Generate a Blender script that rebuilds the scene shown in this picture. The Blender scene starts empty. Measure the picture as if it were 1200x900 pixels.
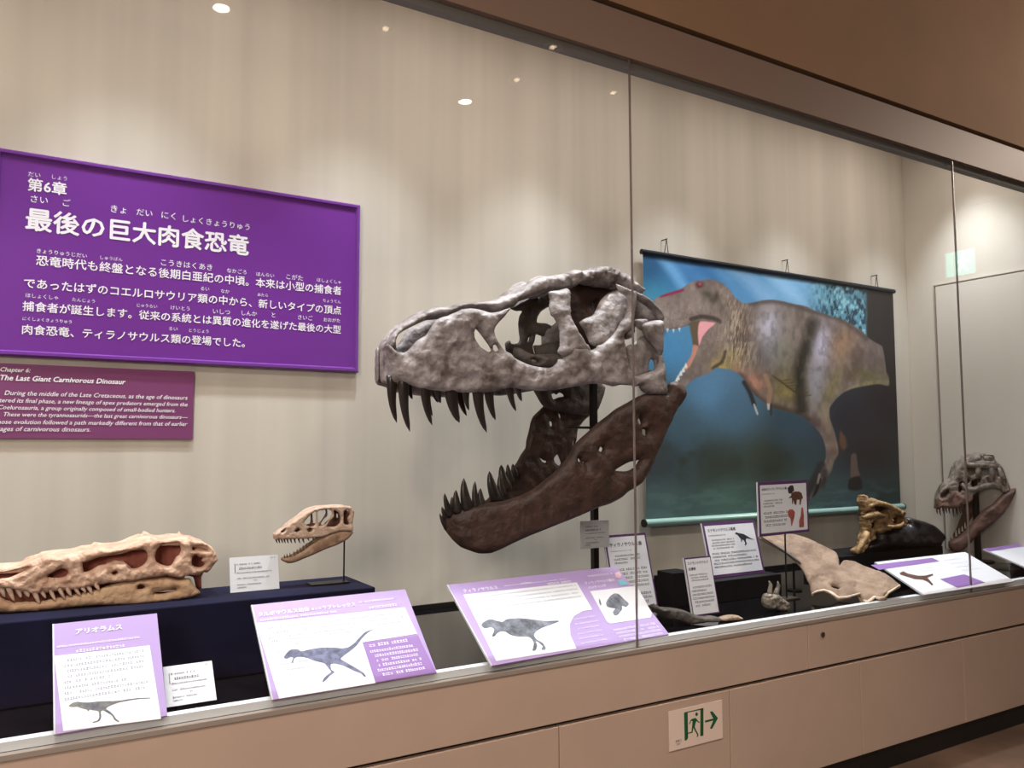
import bpy, bmesh, math, random
import numpy as np
from mathutils import Vector, Matrix, noise
from mathutils.geometry import delaunay_2d_cdt

# ------------------------------------------------------------------ scene, camera, light
S = bpy.context.scene
COL = S.collection
S.view_settings.view_transform = 'Standard'
S.view_settings.look = 'None'
S.view_settings.gamma = 1.0
S.view_settings.use_curve_mapping = False
S.view_settings.exposure = 0.12
S.cycles.use_denoising = True
S.cycles.max_bounces = 8
S.cycles.transparent_max_bounces = 16
S.cycles.sample_clamp_indirect = 6.0

FPX = 950.0
YAW, PIT, ROL = [math.radians(a) for a in (31.09, 4.46, -0.116)]
CAM = np.array([0.0, -3.45, 1.5])
_cy, _sy, _cp, _sp = math.cos(YAW), math.sin(YAW), math.cos(PIT), math.sin(PIT)
_f = np.array([_sy*_cp, _cy*_cp, _sp]); _r = np.array([_cy, -_sy, 0.0]); _u = np.cross(_r, _f)
_R = math.cos(ROL)*_r + math.sin(ROL)*_u
_U = -math.sin(ROL)*_r + math.cos(ROL)*_u
CM = np.stack([_R, _U, _f])

cd = bpy.data.cameras.new('camera')
cd.sensor_width = 36.0
cd.lens = 36.0*FPX/1200.0
cd.clip_start = 0.05
cam = bpy.data.objects.new('camera', cd)
COL.objects.link(cam)
cam.matrix_world = Matrix(((_R[0], _U[0], -_f[0], CAM[0]), (_R[1], _U[1], -_f[1], CAM[1]),
                           (_R[2], _U[2], -_f[2], CAM[2]), (0, 0, 0, 1)))
S.camera = cam

w = bpy.data.worlds.new('world'); S.world = w; w.use_nodes = True
w.node_tree.nodes['Background'].inputs[0].default_value = (0.9, 0.8, 0.7, 1)
w.node_tree.nodes['Background'].inputs[1].default_value = 0.02


def area(name, loc, size, energy, color, rot=(0, 0, 0), spread=180):
    l = bpy.data.lights.new(name, 'AREA'); l.shape = 'RECTANGLE'
    l.size, l.size_y = size; l.energy = energy; l.color = color; l.spread = math.radians(spread)
    o = bpy.data.objects.new(name, l); COL.objects.link(o)
    o.location = loc; o.rotation_euler = rot
    return o


def spot(name, loc, target, energy, color, size, blend=1.0, radius=0.05):
    l = bpy.data.lights.new(name, 'SPOT'); l.energy = energy; l.color = color
    l.spot_size = math.radians(size); l.spot_blend = blend; l.shadow_soft_size = radius
    o = bpy.data.objects.new(name, l); COL.objects.link(o)
    o.location = loc
    d = Vector(target)-Vector(loc)
    o.rotation_euler = d.to_track_quat('-Z', 'Y').to_euler()
    return o


# lamps inside the case, up behind the header: a row of short wall washers and a row of spots over the front
for i, k in enumerate((0.8, 0.9, 0.95, 1.0, 0.95, 0.85, 1.25)):
    area('case_wash_lamp', (-1.55+1.05*i, -0.72, 3.62), (0.55, 0.10), 6.0*k, (1.0, 0.90, 0.80), (math.radians(8), 0, 0))
for i in range(8):
    x = -1.6+0.95*i
    spot('case_spot_lamp', (x, -0.50, 3.60), (x, -0.60, 0.76), 148, (0.90, 0.955, 1.0), 76, 1.0, 0.05)
# dim room light: unseen spots over the walkway, added soft fill at the left
spot('room_spot_lamp', (-0.8, -2.75, 4.42), (0.4, -1.6, 0.0), 440, (1.0, 0.87, 0.75), 95, 1.0, 0.30)
spot('room_spot_lamp', (2.2, -2.9, 4.42), (2.2, -1.8, 0.0), 300, (1.0, 0.87, 0.75), 90, 1.0, 0.30)
area('room_soft_fill', (-2.6, -5.2, 3.0), (1.6, 1.6), 135, (1.0, 0.86, 0.74), (math.radians(84), 0, math.radians(-42)))  # added fill for fascia, header and soffit, outside the mirrored view
spot('hall_spot_lamp', (8.6, -2.9, 4.42), (6.6, -1.0, 3.4), 380, (1.0, 0.84, 0.70), 110, 1.0, 0.10)


# ------------------------------------------------------------------ projection helpers
def ray(px, py):
    return CM.T @ np.array([(px-600)/FPX, -(py-450)/FPX, 1.0])


def on_y(px, py, y):
    r = ray(px, py); return CAM + r*(y-CAM[1])/r[1]


def on_z(px, py, z):
    r = ray(px, py); return CAM + r*(z-CAM[2])/r[2]


def on_plane(px, py, p0, n):
    r = ray(px, py); return CAM + r*(np.dot(np.array(p0)-CAM, n)/np.dot(r, n))


def project(P):
    c = (np.asarray(P)-CAM) @ CM.T
    return np.stack([600+FPX*c[..., 0]/c[..., 2], 450-FPX*c[..., 1]/c[..., 2]], -1)


# ------------------------------------------------------------------ materials
def lin(c):
    return tuple(((v/255)/12.92 if v/255 <= 0.04045 else ((v/255+0.055)/1.055)**2.4) for v in c) + (1.0,)


def mat(name, rgb, rough=0.6, metal=0.0, spec=0.5, var=0.0, scale=(8, 8, 8), detail=4, bump=0.0, bscale=None, rgb2=None, emit=None, coat=0.0):
    m = bpy.data.materials.new(name); m.use_nodes = True
    nt = m.node_tree; b = nt.nodes['Principled BSDF']
    b.inputs['Base Color'].default_value = lin(rgb)
    b.inputs['Roughness'].default_value = rough
    b.inputs['Metallic'].default_value = metal
    b.inputs['Specular IOR Level'].default_value = spec
    b.inputs['Coat Weight'].default_value = coat
    if emit:
        b.inputs['Emission Color'].default_value = lin(emit[0]); b.inputs['Emission Strength'].default_value = emit[1]
    if var or rgb2 or bump:
        tc = nt.nodes.new('ShaderNodeTexCoord'); mp = nt.nodes.new('ShaderNodeMapping')
        mp.inputs['Scale'].default_value = scale
        nt.links.new(tc.outputs['Object'], mp.inputs['Vector'])
        nz = nt.nodes.new('ShaderNodeTexNoise'); nz.inputs['Scale'].default_value = 1.0
        nz.inputs['Detail'].default_value = detail; nz.inputs['Roughness'].default_value = 0.62
        nt.links.new(mp.outputs[0], nz.inputs['Vector'])
        if var or rgb2:
            cr = nt.nodes.new('ShaderNodeValToRGB')
            c = rgb; d = rgb2 if rgb2 else tuple(max(0, v*(1-var)) for v in rgb)
            u = rgb if rgb2 else tuple(min(255, v*(1+var*0.6)) for v in rgb)
            cr.color_ramp.elements[0].position = 0.34; cr.color_ramp.elements[0].color = lin(d)
            cr.color_ramp.elements[1].position = 0.66; cr.color_ramp.elements[1].color = lin(u)
            nt.links.new(nz.outputs['Fac'], cr.inputs['Fac'])
            nt.links.new(cr.outputs['Color'], b.inputs['Base Color'])
        if bump:
            n2 = nt.nodes.new('ShaderNodeTexNoise')
            n2.inputs['Scale'].default_value = bscale or 60.0; n2.inputs['Detail'].default_value = 5
            nt.links.new(tc.outputs['Object'], n2.inputs['Vector'])
            bp = nt.nodes.new('ShaderNodeBump'); bp.inputs['Strength'].default_value = bump
            bp.inputs['Distance'].default_value = 0.01
            nt.links.new(n2.outputs['Fac'], bp.inputs['Height'])
            nt.links.new(bp.outputs['Normal'], b.inputs['Normal'])
    return m


def glass_mat(name):
    m = bpy.data.materials.new(name); m.use_nodes = True
    nt = m.node_tree; nt.nodes.clear()
    o = nt.nodes.new('ShaderNodeOutputMaterial'); mx = nt.nodes.new('ShaderNodeMixShader')
    t = nt.nodes.new('ShaderNodeBsdfTransparent'); t.inputs[0].default_value = (0.985, 0.992, 0.988, 1)
    g = nt.nodes.new('ShaderNodeBsdfGlossy'); g.inputs['Roughness'].default_value = 0.0
    f = nt.nodes.new('ShaderNodeFresnel'); f.inputs['IOR'].default_value = 1.45
    ge = nt.nodes.new('ShaderNodeNewGeometry'); mr = nt.nodes.new('ShaderNodeMapRange')   # same index on both faces of a thin pane
    mr.inputs['To Min'].default_value = 1.45; mr.inputs['To Max'].default_value = 1/1.45
    nt.links.new(ge.outputs['Backfacing'], mr.inputs['Value']); nt.links.new(mr.outputs[0], f.inputs['IOR'])
    nt.links.new(f.outputs[0], mx.inputs[0]); nt.links.new(t.outputs[0], mx.inputs[1]); nt.links.new(g.outputs[0], mx.inputs[2])
    nt.links.new(mx.outputs[0], o.inputs[0])
    return m


def vcol_mat(name, rough=0.5, spec=0.3):
    m = bpy.data.materials.new(name); m.use_nodes = True
    nt = m.node_tree; b = nt.nodes['Principled BSDF']; b.inputs['Roughness'].default_value = rough
    b.inputs['Specular IOR Level'].default_value = spec
    a = nt.nodes.new('ShaderNodeVertexColor'); a.layer_name = 'print'
    nt.links.new(a.outputs['Color'], b.inputs['Base Color'])
    return m


M = {}
M['wall'] = mat('pale_veneer_wall', (203, 197, 187), 0.65, spec=0.25, var=0.05, scale=(4.5, 1, 0.15), detail=3)
M['room'] = mat('room_paint', (150, 122, 98), 0.8, spec=0.2, var=0.05, scale=(0.6, 0.6, 0.6))
M['soffit'] = mat('soffit_paint', (166, 132, 104), 0.75, spec=0.2, var=0.06, scale=(0.7, 0.7, 0.7))
M['fascia'] = mat('taupe_laminate', (188, 165, 150), 0.55, spec=0.3, var=0.03, scale=(1.5, 1, 1.5))
M['gap'] = mat('dark_gap', (30, 20, 16), 0.8)
M['kick'] = mat('black_kick', (14, 11, 10), 0.5)
M['floor'] = mat('brown_floor', (104, 82, 68), 0.45, var=0.22, scale=(2.2, 2.2, 2.2), detail=5)
M['ceiling'] = mat('room_ceiling_paint', (120, 104, 90), 0.9)
M['deck'] = mat('black_gloss_deck', (13, 13, 16), 0.03, spec=0.75)
M['sill'] = mat('white_sill', (226, 230, 236), 0.4)
M['channel'] = mat('brushed_channel', (176, 166, 158), 0.35, metal=0.35)
M['header'] = mat('header_laminate', (146, 122, 108), 0.5, spec=0.3)
M['headback'] = mat('grey_header_channel', (120, 116, 112), 0.7, spec=0.2)
M['glass'] = glass_mat('case_glass')
M['seam'] = mat('glass_seam_edge', (112, 98, 94), 0.3, spec=0.5)
M['casewhite'] = mat('case_ceiling_paint', (150, 140, 128), 0.8)
M['navy'] = mat('navy_cloth_block', (22, 23, 48), 0.85, spec=0.15, var=0.25, scale=(3, 3, 3))
M['black'] = mat('black_block', (16, 14, 18), 0.6, spec=0.25, var=0.2, scale=(4, 4, 4))
M['pole'] = mat('black_metal', (14, 13, 15), 0.4, metal=0.2)
M['purple'] = mat('purple_board', (112, 52, 148), 0.28, spec=0.5)
M['purple_edge'] = mat('purple_frame', (116, 62, 152), 0.22, spec=0.5)
M['maroon'] = mat('plum_board', (124, 66, 112), 0.4, spec=0.4)
M['white_ink'] = mat('white_ink', (240, 238, 248), 0.5)
M['lilac'] = mat('lilac_print', (172, 148, 202), 0.35)
M['lilac_dark'] = mat('violet_print', (146, 110, 178), 0.35)
M['violet'] = mat('violet_frame', (92, 58, 106), 0.35)
M['paper'] = mat('white_paper', (226, 228, 236), 0.5)
M['card'] = mat('card_paper', (214, 216, 222), 0.55)
M['ink'] = mat('dark_ink', (58, 56, 70), 0.6)
M['pale_ink'] = mat('pale_ink', (150, 156, 172), 0.6)
M['greyprint'] = mat('grey_dinosaur_print', (112, 116, 128), 0.6, var=0.35, scale=(30, 30, 30))
M['greyblue'] = mat('slate_dinosaur_print', (104, 108, 138), 0.6, var=0.3, scale=(40, 40, 40))
M['olive'] = mat('olive_dinosaur_print', (122, 122, 110), 0.6, rgb2=(72, 74, 96), scale=(40, 40, 40))
M['brownprint'] = mat('brown_print', (92, 56, 44), 0.6, var=0.35, scale=(60, 60, 60))
M['redprint'] = mat('red_print', (168, 84, 78), 0.6, var=0.3, scale=(60, 60, 60))
M['darkprint'] = mat('dark_print', (38, 36, 50), 0.6)
M['aqua'] = mat('aqua_print', (130, 190, 212), 0.6)
M['pink'] = mat('pink_print', (232, 196, 212), 0.6)
M['acrylic'] = mat('clear_acrylic_edge', (206, 208, 216), 0.2)
M['rex'] = mat('grey_brown_bone', (172, 164, 166), 0.48, spec=0.45, rgb2=(86, 74, 70), scale=(11, 11, 11), detail=8, bump=0.7, bscale=48)
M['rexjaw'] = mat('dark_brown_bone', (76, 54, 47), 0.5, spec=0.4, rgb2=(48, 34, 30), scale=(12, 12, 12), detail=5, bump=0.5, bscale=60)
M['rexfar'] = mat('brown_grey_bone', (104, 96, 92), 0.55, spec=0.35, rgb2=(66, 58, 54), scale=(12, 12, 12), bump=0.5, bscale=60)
M['rextooth'] = mat('dark_tooth_enamel', (50, 44, 42), 0.32, spec=0.45, rgb2=(30, 26, 25), scale=(30, 30, 8))
M['alio'] = mat('pinkish_cream_bone', (222, 190, 168), 0.6, spec=0.3, rgb2=(186, 146, 124), scale=(26, 26, 26), detail=8, bump=0.8, bscale=70)
M['aliojaw'] = mat('tan_bone', (210, 178, 146), 0.6, spec=0.3, rgb2=(176, 136, 106), scale=(14, 14, 22), detail=6, bump=0.5, bscale=80)
M['alioin'] = mat('red_brown_inner_bone', (204, 128, 112), 0.6, spec=0.3, rgb2=(160, 88, 76), scale=(14, 14, 14), bump=0.4)
M['aliotooth'] = mat('cream_tooth', (212, 180, 158), 0.5, var=0.15, scale=(60, 60, 60))
M['small'] = mat('pale_brown_bone', (206, 182, 164), 0.55, spec=0.3, rgb2=(168, 138, 120), scale=(35, 35, 35), detail=5, bump=0.4, bscale=120)
M['smalljaw'] = mat('brown_bone', (168, 140, 118), 0.55, spec=0.3, rgb2=(128, 100, 82), scale=(30, 30, 30), bump=0.4)
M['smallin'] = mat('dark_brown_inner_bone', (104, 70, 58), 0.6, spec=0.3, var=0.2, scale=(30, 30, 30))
M['smalltooth'] = mat('brown_tooth', (92, 70, 60), 0.5)
M['grey'] = mat('mottled_grey_bone', (150, 140, 130), 0.55, spec=0.35, rgb2=(74, 64, 58), scale=(24, 24, 24), detail=6, bump=0.5)
M['greyjaw'] = mat('reddish_brown_bone', (112, 84, 74), 0.55, spec=0.35, rgb2=(72, 50, 44), scale=(12, 12, 12), bump=0.4)
M['greymax'] = mat('reddish_grey_bone', (142, 112, 100), 0.55, spec=0.35, rgb2=(84, 60, 52), scale=(20, 20, 20), bump=0.5)
M['whitetooth'] = mat('ivory_tooth', (214, 206, 194), 0.4)
M['gold'] = mat('golden_fossil_bone', (196, 164, 120), 0.55, spec=0.3, rgb2=(104, 70, 44), scale=(22, 22, 22), detail=6, bump=0.9, bscale=50)
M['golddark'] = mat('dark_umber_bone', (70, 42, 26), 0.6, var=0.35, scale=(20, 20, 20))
M['matrix'] = mat('dark_polished_rock', (30, 29, 34), 0.3, spec=0.5, var=0.4, scale=(10, 10, 10), bump=0.3, bscale=20)
M['slab'] = mat('brown_slab_bone', (168, 144, 124), 0.65, spec=0.25, rgb2=(120, 98, 84), scale=(7, 7, 7), detail=6, bump=0.8, bscale=40)
M['slabedge'] = mat('pale_broken_bone', (226, 206, 184), 0.7, var=0.15, scale=(30, 30, 30))
M['claw'] = mat('grey_claw_bone', (150, 140, 128), 0.5, rgb2=(84, 74, 66), scale=(40, 40, 40), bump=0.5)
M['limb'] = mat('dark_grey_limb_bone', (92, 82, 78), 0.5, rgb2=(54, 48, 46), scale=(16, 16, 16), bump=0.5)
M['fragment'] = mat('buff_bone', (166, 142, 122), 0.6, var=0.2, scale=(40, 40, 40), bump=0.4)
M['green'] = mat('exit_green', (12, 92, 52), 0.5)
M['signwhite'] = mat('exit_plate', (232, 212, 200), 0.45)
M['steel'] = mat('lock_steel', (120, 108, 98), 0.3, metal=0.8)
M['lens'] = mat('lamp_lens', (255, 244, 225), 0.5, emit=((255, 240, 220), 42.0))
M['dimlens'] = mat('dim_lamp_lens', (255, 236, 210), 0.5, emit=((255, 226, 190), 9.0))
M['ring'] = mat('lamp_ring', (190, 180, 170), 0.4)
M['exitglow'] = mat('lit_exit_panel', (120, 235, 215), 0.4, emit=((110, 236, 214), 2.4))
M['exitglow_white'] = mat('lit_exit_figure', (235, 255, 250), 0.4, emit=((225, 255, 248), 3.4))
M['banner'] = vcol_mat('banner_print', 0.45, 0.35)
M['rod'] = mat('aqua_grey_rod', (150, 186, 180), 0.3, metal=0.2)
M['rod_dark'] = mat('dark_rod', (30, 38, 48), 0.35, metal=0.3)


# ------------------------------------------------------------------ object helpers
def setp(o, **k):
    for a, v in k.items():
        if v is not None: o[a] = v
    return o


BASE = {}


def thing(name, label, cat, loc, group=None):
    o = bpy.data.objects.new(name, None); COL.objects.link(o)
    o.location = Vector([float(v) for v in loc]); o.empty_display_size = 0.05
    setp(o, label=label, category=cat, group=group)
    BASE[o.name] = Vector([float(v) for v in loc])
    return o


def link(name, me, mats, parent=None, smooth=False, **props):
    if not isinstance(mats, (list, tuple)): mats = [mats]
    for m in mats: me.materials.append(m)
    me.name = name
    if smooth:
        me.polygons.foreach_set('use_smooth', [True]*len(me.polygons))
    o = bpy.data.objects.new(name, me); COL.objects.link(o)
    if parent is not None:
        b = BASE[parent.name]
        me.transform(Matrix.Translation(-b))
        o.parent = parent; BASE[o.name] = b
    else:
        c = np.zeros(len(me.vertices)*3); me.vertices.foreach_get('co', c); c = c.reshape(-1, 3)
        b = Vector((float((c[:, 0].min()+c[:, 0].max())/2), float((c[:, 1].min()+c[:, 1].max())/2), float(c[:, 2].min())))
        me.transform(Matrix.Translation(-b)); o.location = b; BASE[o.name] = b
    setp(o, **props)
    return o


class MB:
    """collects vertices and faces (with a material slot each) for ONE mesh"""
    def __init__(self): self.v = []; self.f = []; self.m = []

    def add(self, vs, fs, mi=0):
        n = len(self.v); self.v += [tuple(float(c) for c in p) for p in vs]
        self.f += [tuple(i+n for i in f) for f in fs]; self.m += [mi]*len(fs)
        return self

    def box(self, x0, x1, y0, y1, z0, z1, mi=0):
        vs = [(x, y, z) for z in (z0, z1) for y in (y0, y1) for x in (x0, x1)]
        return self.add(vs, [(0, 2, 3, 1), (4, 5, 7, 6), (0, 1, 5, 4), (2, 6, 7, 3), (0, 4, 6, 2), (1, 3, 7, 5)], mi)

    def obox(self, o, u, v, n, a0, a1, b0, b1, c0, c1, mi=0):
        o, u, v, n = map(np.array, (o, u, v, n))
        vs = [o+u*a+v*b+n*c for c in (c0, c1) for b in (b0, b1) for a in (a0, a1)]
        return self.add(vs, [(0, 2, 3, 1), (4, 5, 7, 6), (0, 1, 5, 4), (2, 6, 7, 3), (0, 4, 6, 2), (1, 3, 7, 5)], mi)

    def tube(self, pts, radii, seg=10, mi=0, cap=True, flat=None):
        pts = [Vector([float(c) for c in p]) for p in pts]; n0 = []; rings = []
        if not isinstance(radii, (list, tuple)): radii = [radii]*len(pts)
        ref = Vector((0, 0, 1))
        t0 = (pts[-1]-pts[0]).normalized()
        if abs(t0.dot(ref)) > 0.9: ref = Vector((0, 1, 0))
        for i, p in enumerate(pts):
            t = (pts[min(i+1, len(pts)-1)]-pts[max(i-1, 0)]).normalized()
            a = t.cross(ref).normalized(); b = a.cross(t).normalized()
            r = radii[i]
            ra, rb = (r, r*flat) if flat else (r, r)
            rings.append([p+a*ra*math.cos(2*math.pi*k/seg)+b*rb*math.sin(2*math.pi*k/seg) for k in range(seg)])
        vs = [q for rg in rings for q in rg]; fs = []
        for i in range(len(pts)-1):
            for k in range(seg):
                k2 = (k+1) % seg
                fs.append((i*seg+k, i*seg+k2, (i+1)*seg+k2, (i+1)*seg+k))
        if cap:
            fs.append(tuple(range(seg-1, -1, -1))); fs.append(tuple((len(pts)-1)*seg+k for k in range(seg)))
        return self.add(vs, fs, mi)

    def disc_prism(self, c, r, z0, z1, seg=24, mi=0):
        return self.tube([(c[0], c[1], z0), (c[0], c[1], z1)], r, seg, mi)

    def rest(self, z, y=-9.0):
        """flattens the underside where the thing rests"""
        self.v = [(p[0], max(p[1], y), max(p[2], z)) for p in self.v]; return self

    def mesh(self):
        me = bpy.data.meshes.new('m'); me.from_pydata(self.v, [], self.f); me.update()
        me.polygons.foreach_set('material_index', self.m)
        bm = bmesh.new(); bm.from_mesh(me); bmesh.ops.recalc_face_normals(bm, faces=bm.faces[:]); bm.to_mesh(me); bm.free()
        return me

    def build(self, name, mats, parent=None, smooth=False, bevel=0.0, **props):
        me = self.mesh()
        if bevel:
            bm = bmesh.new(); bm.from_mesh(me)
            bmesh.ops.bevel(bm, geom=bm.edges[:], offset=bevel, segments=2, affect='EDGES', profile=0.5)
            bm.to_mesh(me); bm.free()
        return link(name, me, mats, parent, smooth, **props)


# ------------------------------------------------------------------ inflated outlines (bones)
def catmull(P, step, closed=True):
    P = np.array(P, float); n = len(P); out = []
    rng = range(n) if closed else range(n-1)
    for i in rng:
        if closed: p0, p1, p2, p3 = P[(i-1) % n], P[i], P[(i+1) % n], P[(i+2) % n]
        else: p0, p1, p2, p3 = P[max(i-1, 0)], P[i], P[i+1], P[min(i+2, n-1)]
        k = max(1, int(np.linalg.norm(p2-p1)/step))
        for j in range(k):
            t = j/k
            # blend of spline and straight line: keeps traced corners without overshoot
            c = 0.5*((2*p1)+(-p0+p2)*t+(2*p0-5*p1+4*p2-p3)*t*t+(-p0+3*p1-3*p2+p3)*t**3)
            l = p1+(p2-p1)*t
            out.append(0.6*c+0.4*l)
    if not closed: out.append(P[-1])
    return np.array(out)


def inside(pts, poly):
    x, y = pts[:, 0], pts[:, 1]; r = np.zeros(len(pts), bool)
    a = poly; b = np.roll(poly, -1, 0)
    for (x1, y1), (x2, y2) in zip(a, b):
        c = ((y1 > y) != (y2 > y))
        if y1 != y2:
            r ^= c & (x < (x2-x1)*(y-y1)/(y2-y1)+x1)
    return r


def seg_dist(pts, poly, closed=True):
    a = poly; b = np.roll(poly, -1, 0)
    if not closed: a, b = a[:-1], b[:-1]
    d = np.full(len(pts), 1e9)
    for p, q in zip(a, b):
        e = q-p; l = (e@e)+1e-12
        t = np.clip(((pts-p)@e)/l, 0, 1)
        d = np.minimum(d, np.hypot(*(pts-p-t[:, None]*e).T))
    return d


def inflate(mb, outer, holes, mapf, tdir, T, Rd, h=3.0, t0=0.0025, rel=0.004, rfreq=22, mirror=None, mi=0, jag=0.0):
    """Solid bone from a closed outline: mid surface mapf(p)->3D, pillow thickness up to T, rough relief; mirror: plane y to copy across."""
    ob = catmull(outer, h*0.8)
    if jag:
        rs = np.random.RandomState(int(abs(ob[0, 0])*7) % 1000)
        ob = ob+rs.normal(0, jag, ob.shape)
    hb = [catmull(q, h*0.7) for q in holes]
    mn, mx = ob.min(0), ob.max(0)
    gx, gy = np.meshgrid(np.arange(mn[0], mx[0], h), np.arange(mn[1], mx[1], h*0.87))
    gx[1::2] += h/2
    g = np.stack([gx.ravel(), gy.ravel()], 1)
    k = inside(g, ob)
    for q in hb: k &= ~inside(g, q)
    d = seg_dist(g, ob)
    for q in hb: d = np.minimum(d, seg_dist(g, q))
    k &= d > h*0.55
    g = g[k]
    V = [Vector(p) for p in ob]; E = [(i, (i+1) % len(ob)) for i in range(len(ob))]
    for q in hb:
        o = len(V); V += [Vector(p) for p in q]; E += [(o+i, o+(i+1) % len(q)) for i in range(len(q))]
    V += [Vector(p) for p in g]
    v2, e2, f2, *_ = delaunay_2d_cdt(V, E, [], 0, 1e-4)
    P = np.array([(p.x, p.y) for p in v2])
    F = [f for f in f2]
    cen = np.array([P[list(f)].mean(0) for f in F])
    ok = inside(cen, ob)
    for q in hb: ok &= ~inside(cen, q)
    F = [f for f, o in zip(F, ok) if o]
    d = seg_dist(P, ob)
    for q in hb: d = np.minimum(d, seg_dist(P, q))
    s = np.clip(d/Rd, 0, 1)
    t = T*np.sqrt(np.clip(1-(1-s)**2, 0, 1))+t0
    mid = np.array([mapf(p[0], p[1]) for p in P])
    td = np.array(tdir, float); td /= np.linalg.norm(td)
    rl = np.array([noise.fractal(Vector(m)*rfreq, 0.9, 2.0, 4) for m in mid])*rel*np.clip(d/(h*1.2), 0, 1)
    fr = mid+td*(t+rl)[:, None]; bk = mid-td*t[:, None]
    n = len(P)
    cnt = {}
    for f in F:
        for a, b in zip(f, f[1:]+f[:1] if isinstance(f, list) else tuple(f[1:])+tuple(f[:1])):
            cnt[(a, b)] = cnt.get((a, b), 0)+1
    side = [(a, b, b+n, a+n) for (a, b) in cnt if (b, a) not in cnt]
    faces = [tuple(f) for f in F]+[tuple(i+n for i in reversed(f)) for f in F]+[tuple(reversed(q)) for q in side]
    vs = np.vstack([fr, bk])
    mb.add(vs, faces, mi)
    if mirror is not None:
        v3 = vs.copy()
        if isinstance(mirror, tuple):
            m0, mn_ = mirror; v3 = v3-2*((v3-m0)@mn_)[:, None]*mn_
        else: v3[:, 1] = 2*mirror-v3[:, 1]
        mb.add(v3, [tuple(reversed(f)) for f in faces], mi)


def ymap(yc, sf):
    """traced point -> 3D at lateral offset sf(px) towards the viewer from the mid plane y = yc"""
    if callable(sf): return lambda px, py: on_y(px, py, yc-sf(px, py))
    return lambda px, py: on_y(px, py, yc-sf)


def interp(xs, ys): return lambda px, py=0: float(np.interp(px, xs, ys))


def tooth(name, m, parent, bl, br, tip, yc, s, s_tip=None, curve=0.12, flat=0.7, root=4.0, seg=10, mp=None):
    """curved conical tooth: base edge bl-br and tip in the picture frame, at depth yc - s"""
    bl, br, tip = (np.array(p, float) for p in (bl, br, tip))
    if s_tip is None: s_tip = s*0.94
    c = (bl+br)/2; ax = tip-c; L = np.linalg.norm(ax); wd = np.linalg.norm(br-bl)
    perp = np.array([-ax[1], ax[0]])/L
    sgn = 1 if np.dot(perp, (-1, 0)) > 0 else -1
    pts = []; rad = []
    start = -root/L
    for k in range(9):
        t = start+(1-start)*k/8
        tt = max(t, 0)
        q = c+ax*t+perp*sgn*curve*L*4*tt*(1-tt)*0.5
        y = yc-(s+(s_tip-s)*tt)
        P = mp(q[0], q[1], yc-y) if mp else on_y(q[0], q[1], y); pts.append(P)
        r_px = wd/2*1.06*((1-tt)**0.52 if tt > 0 else 1.0)
        depth = np.dot(P-CAM, CM[2])
        rad.append(max(r_px*depth/FPX, 0.0006))
    b = MB(); b.tube(pts, rad, seg, 0, True, flat)
    return b.build(name, m, parent, smooth=True)


# ------------------------------------------------------------------ lettering
def text_mesh(s, off=0.0, shear=0.0, res=2):
    c = bpy.data.curves.new('t', 'FONT'); c.body = s; c.size = 1; c.offset = off; c.shear = shear; c.resolution_u = res
    o = bpy.data.objects.new('t', c); COL.objects.link(o)
    dg = bpy.context.evaluated_depsgraph_get(); dg.update()
    me = bpy.data.meshes.new_from_object(o.evaluated_get(dg))
    bpy.data.objects.remove(o)
    v = np.zeros(len(me.vertices)*3); me.vertices.foreach_get('co', v)
    fs = [tuple(p.vertices) for p in me.polygons]
    bpy.data.meshes.remove(me)
    return v.reshape(-1, 3), fs


class Frame:
    """flat board frame: o = bottom left, u along the width, v up the board, n outward; sizes w, h in metres"""
    def __init__(self, o, u, v, w, h):
        self.o = np.array(o, float); self.u = np.array(u, float)/np.linalg.norm(u)
        v = np.array(v, float); v = v-self.u*np.dot(v, self.u); self.v = v/np.linalg.norm(v)
        self.n = np.cross(self.u, self.v); self.w, self.h = w, h

    def at(self, a, b, c=0.0): return self.o+self.u*a+self.v*b+self.n*c

    def px(self, x, y):
        p = on_plane(x, y, self.o, self.n)-self.o
        return float(p@self.u), float(p@self.v)


def put_text(mb, fr, s, a0, a1, b, c=0.0015, off=0.012, shear=0.0, size=None, mi=0):
    """one line of lettering from a0 to a1 on the baseline b of the board; off thickens the strokes"""
    v, fs = text_mesh(s, 0.0, shear)
    x0, x1 = v[:, 0].min(), v[:, 0].max()
    k = (a1-a0)/(x1-x0); ky = size if size else k
    sh = [(0, 0)] if off <= 0 else [(-off, 0), (off, 0), (0, off), (0, -off)]
    for i, (dx, dy) in enumerate(sh):
        mb.add([fr.at(a0+(p[0]-x0+dx)*k, b+(p[1]+dy)*ky, c+i*0.0001) for p in v], fs, mi)


def quad(mb, fr, a0, a1, b0, b1, c=0.001, mi=0):
    mb.add([fr.at(a0, b0, c), fr.at(a1, b0, c), fr.at(a1, b1, c), fr.at(a0, b1, c)], [(0, 1, 2, 3)], mi)


def poly(mb, fr, pxs, c=0.0012, mi=0, smooth=0):
    if smooth: pxs = catmull(pxs, smooth)
    q = [fr.px(x, y) for x, y in pxs]
    v2, e2, f2, *_ = delaunay_2d_cdt([Vector(p) for p in q], [(i, (i+1) % len(q)) for i in range(len(q))], [], 1, 1e-6)
    mb.add([fr.at(p.x, p.y, c) for p in v2], [tuple(f) for f in f2], mi)


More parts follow.
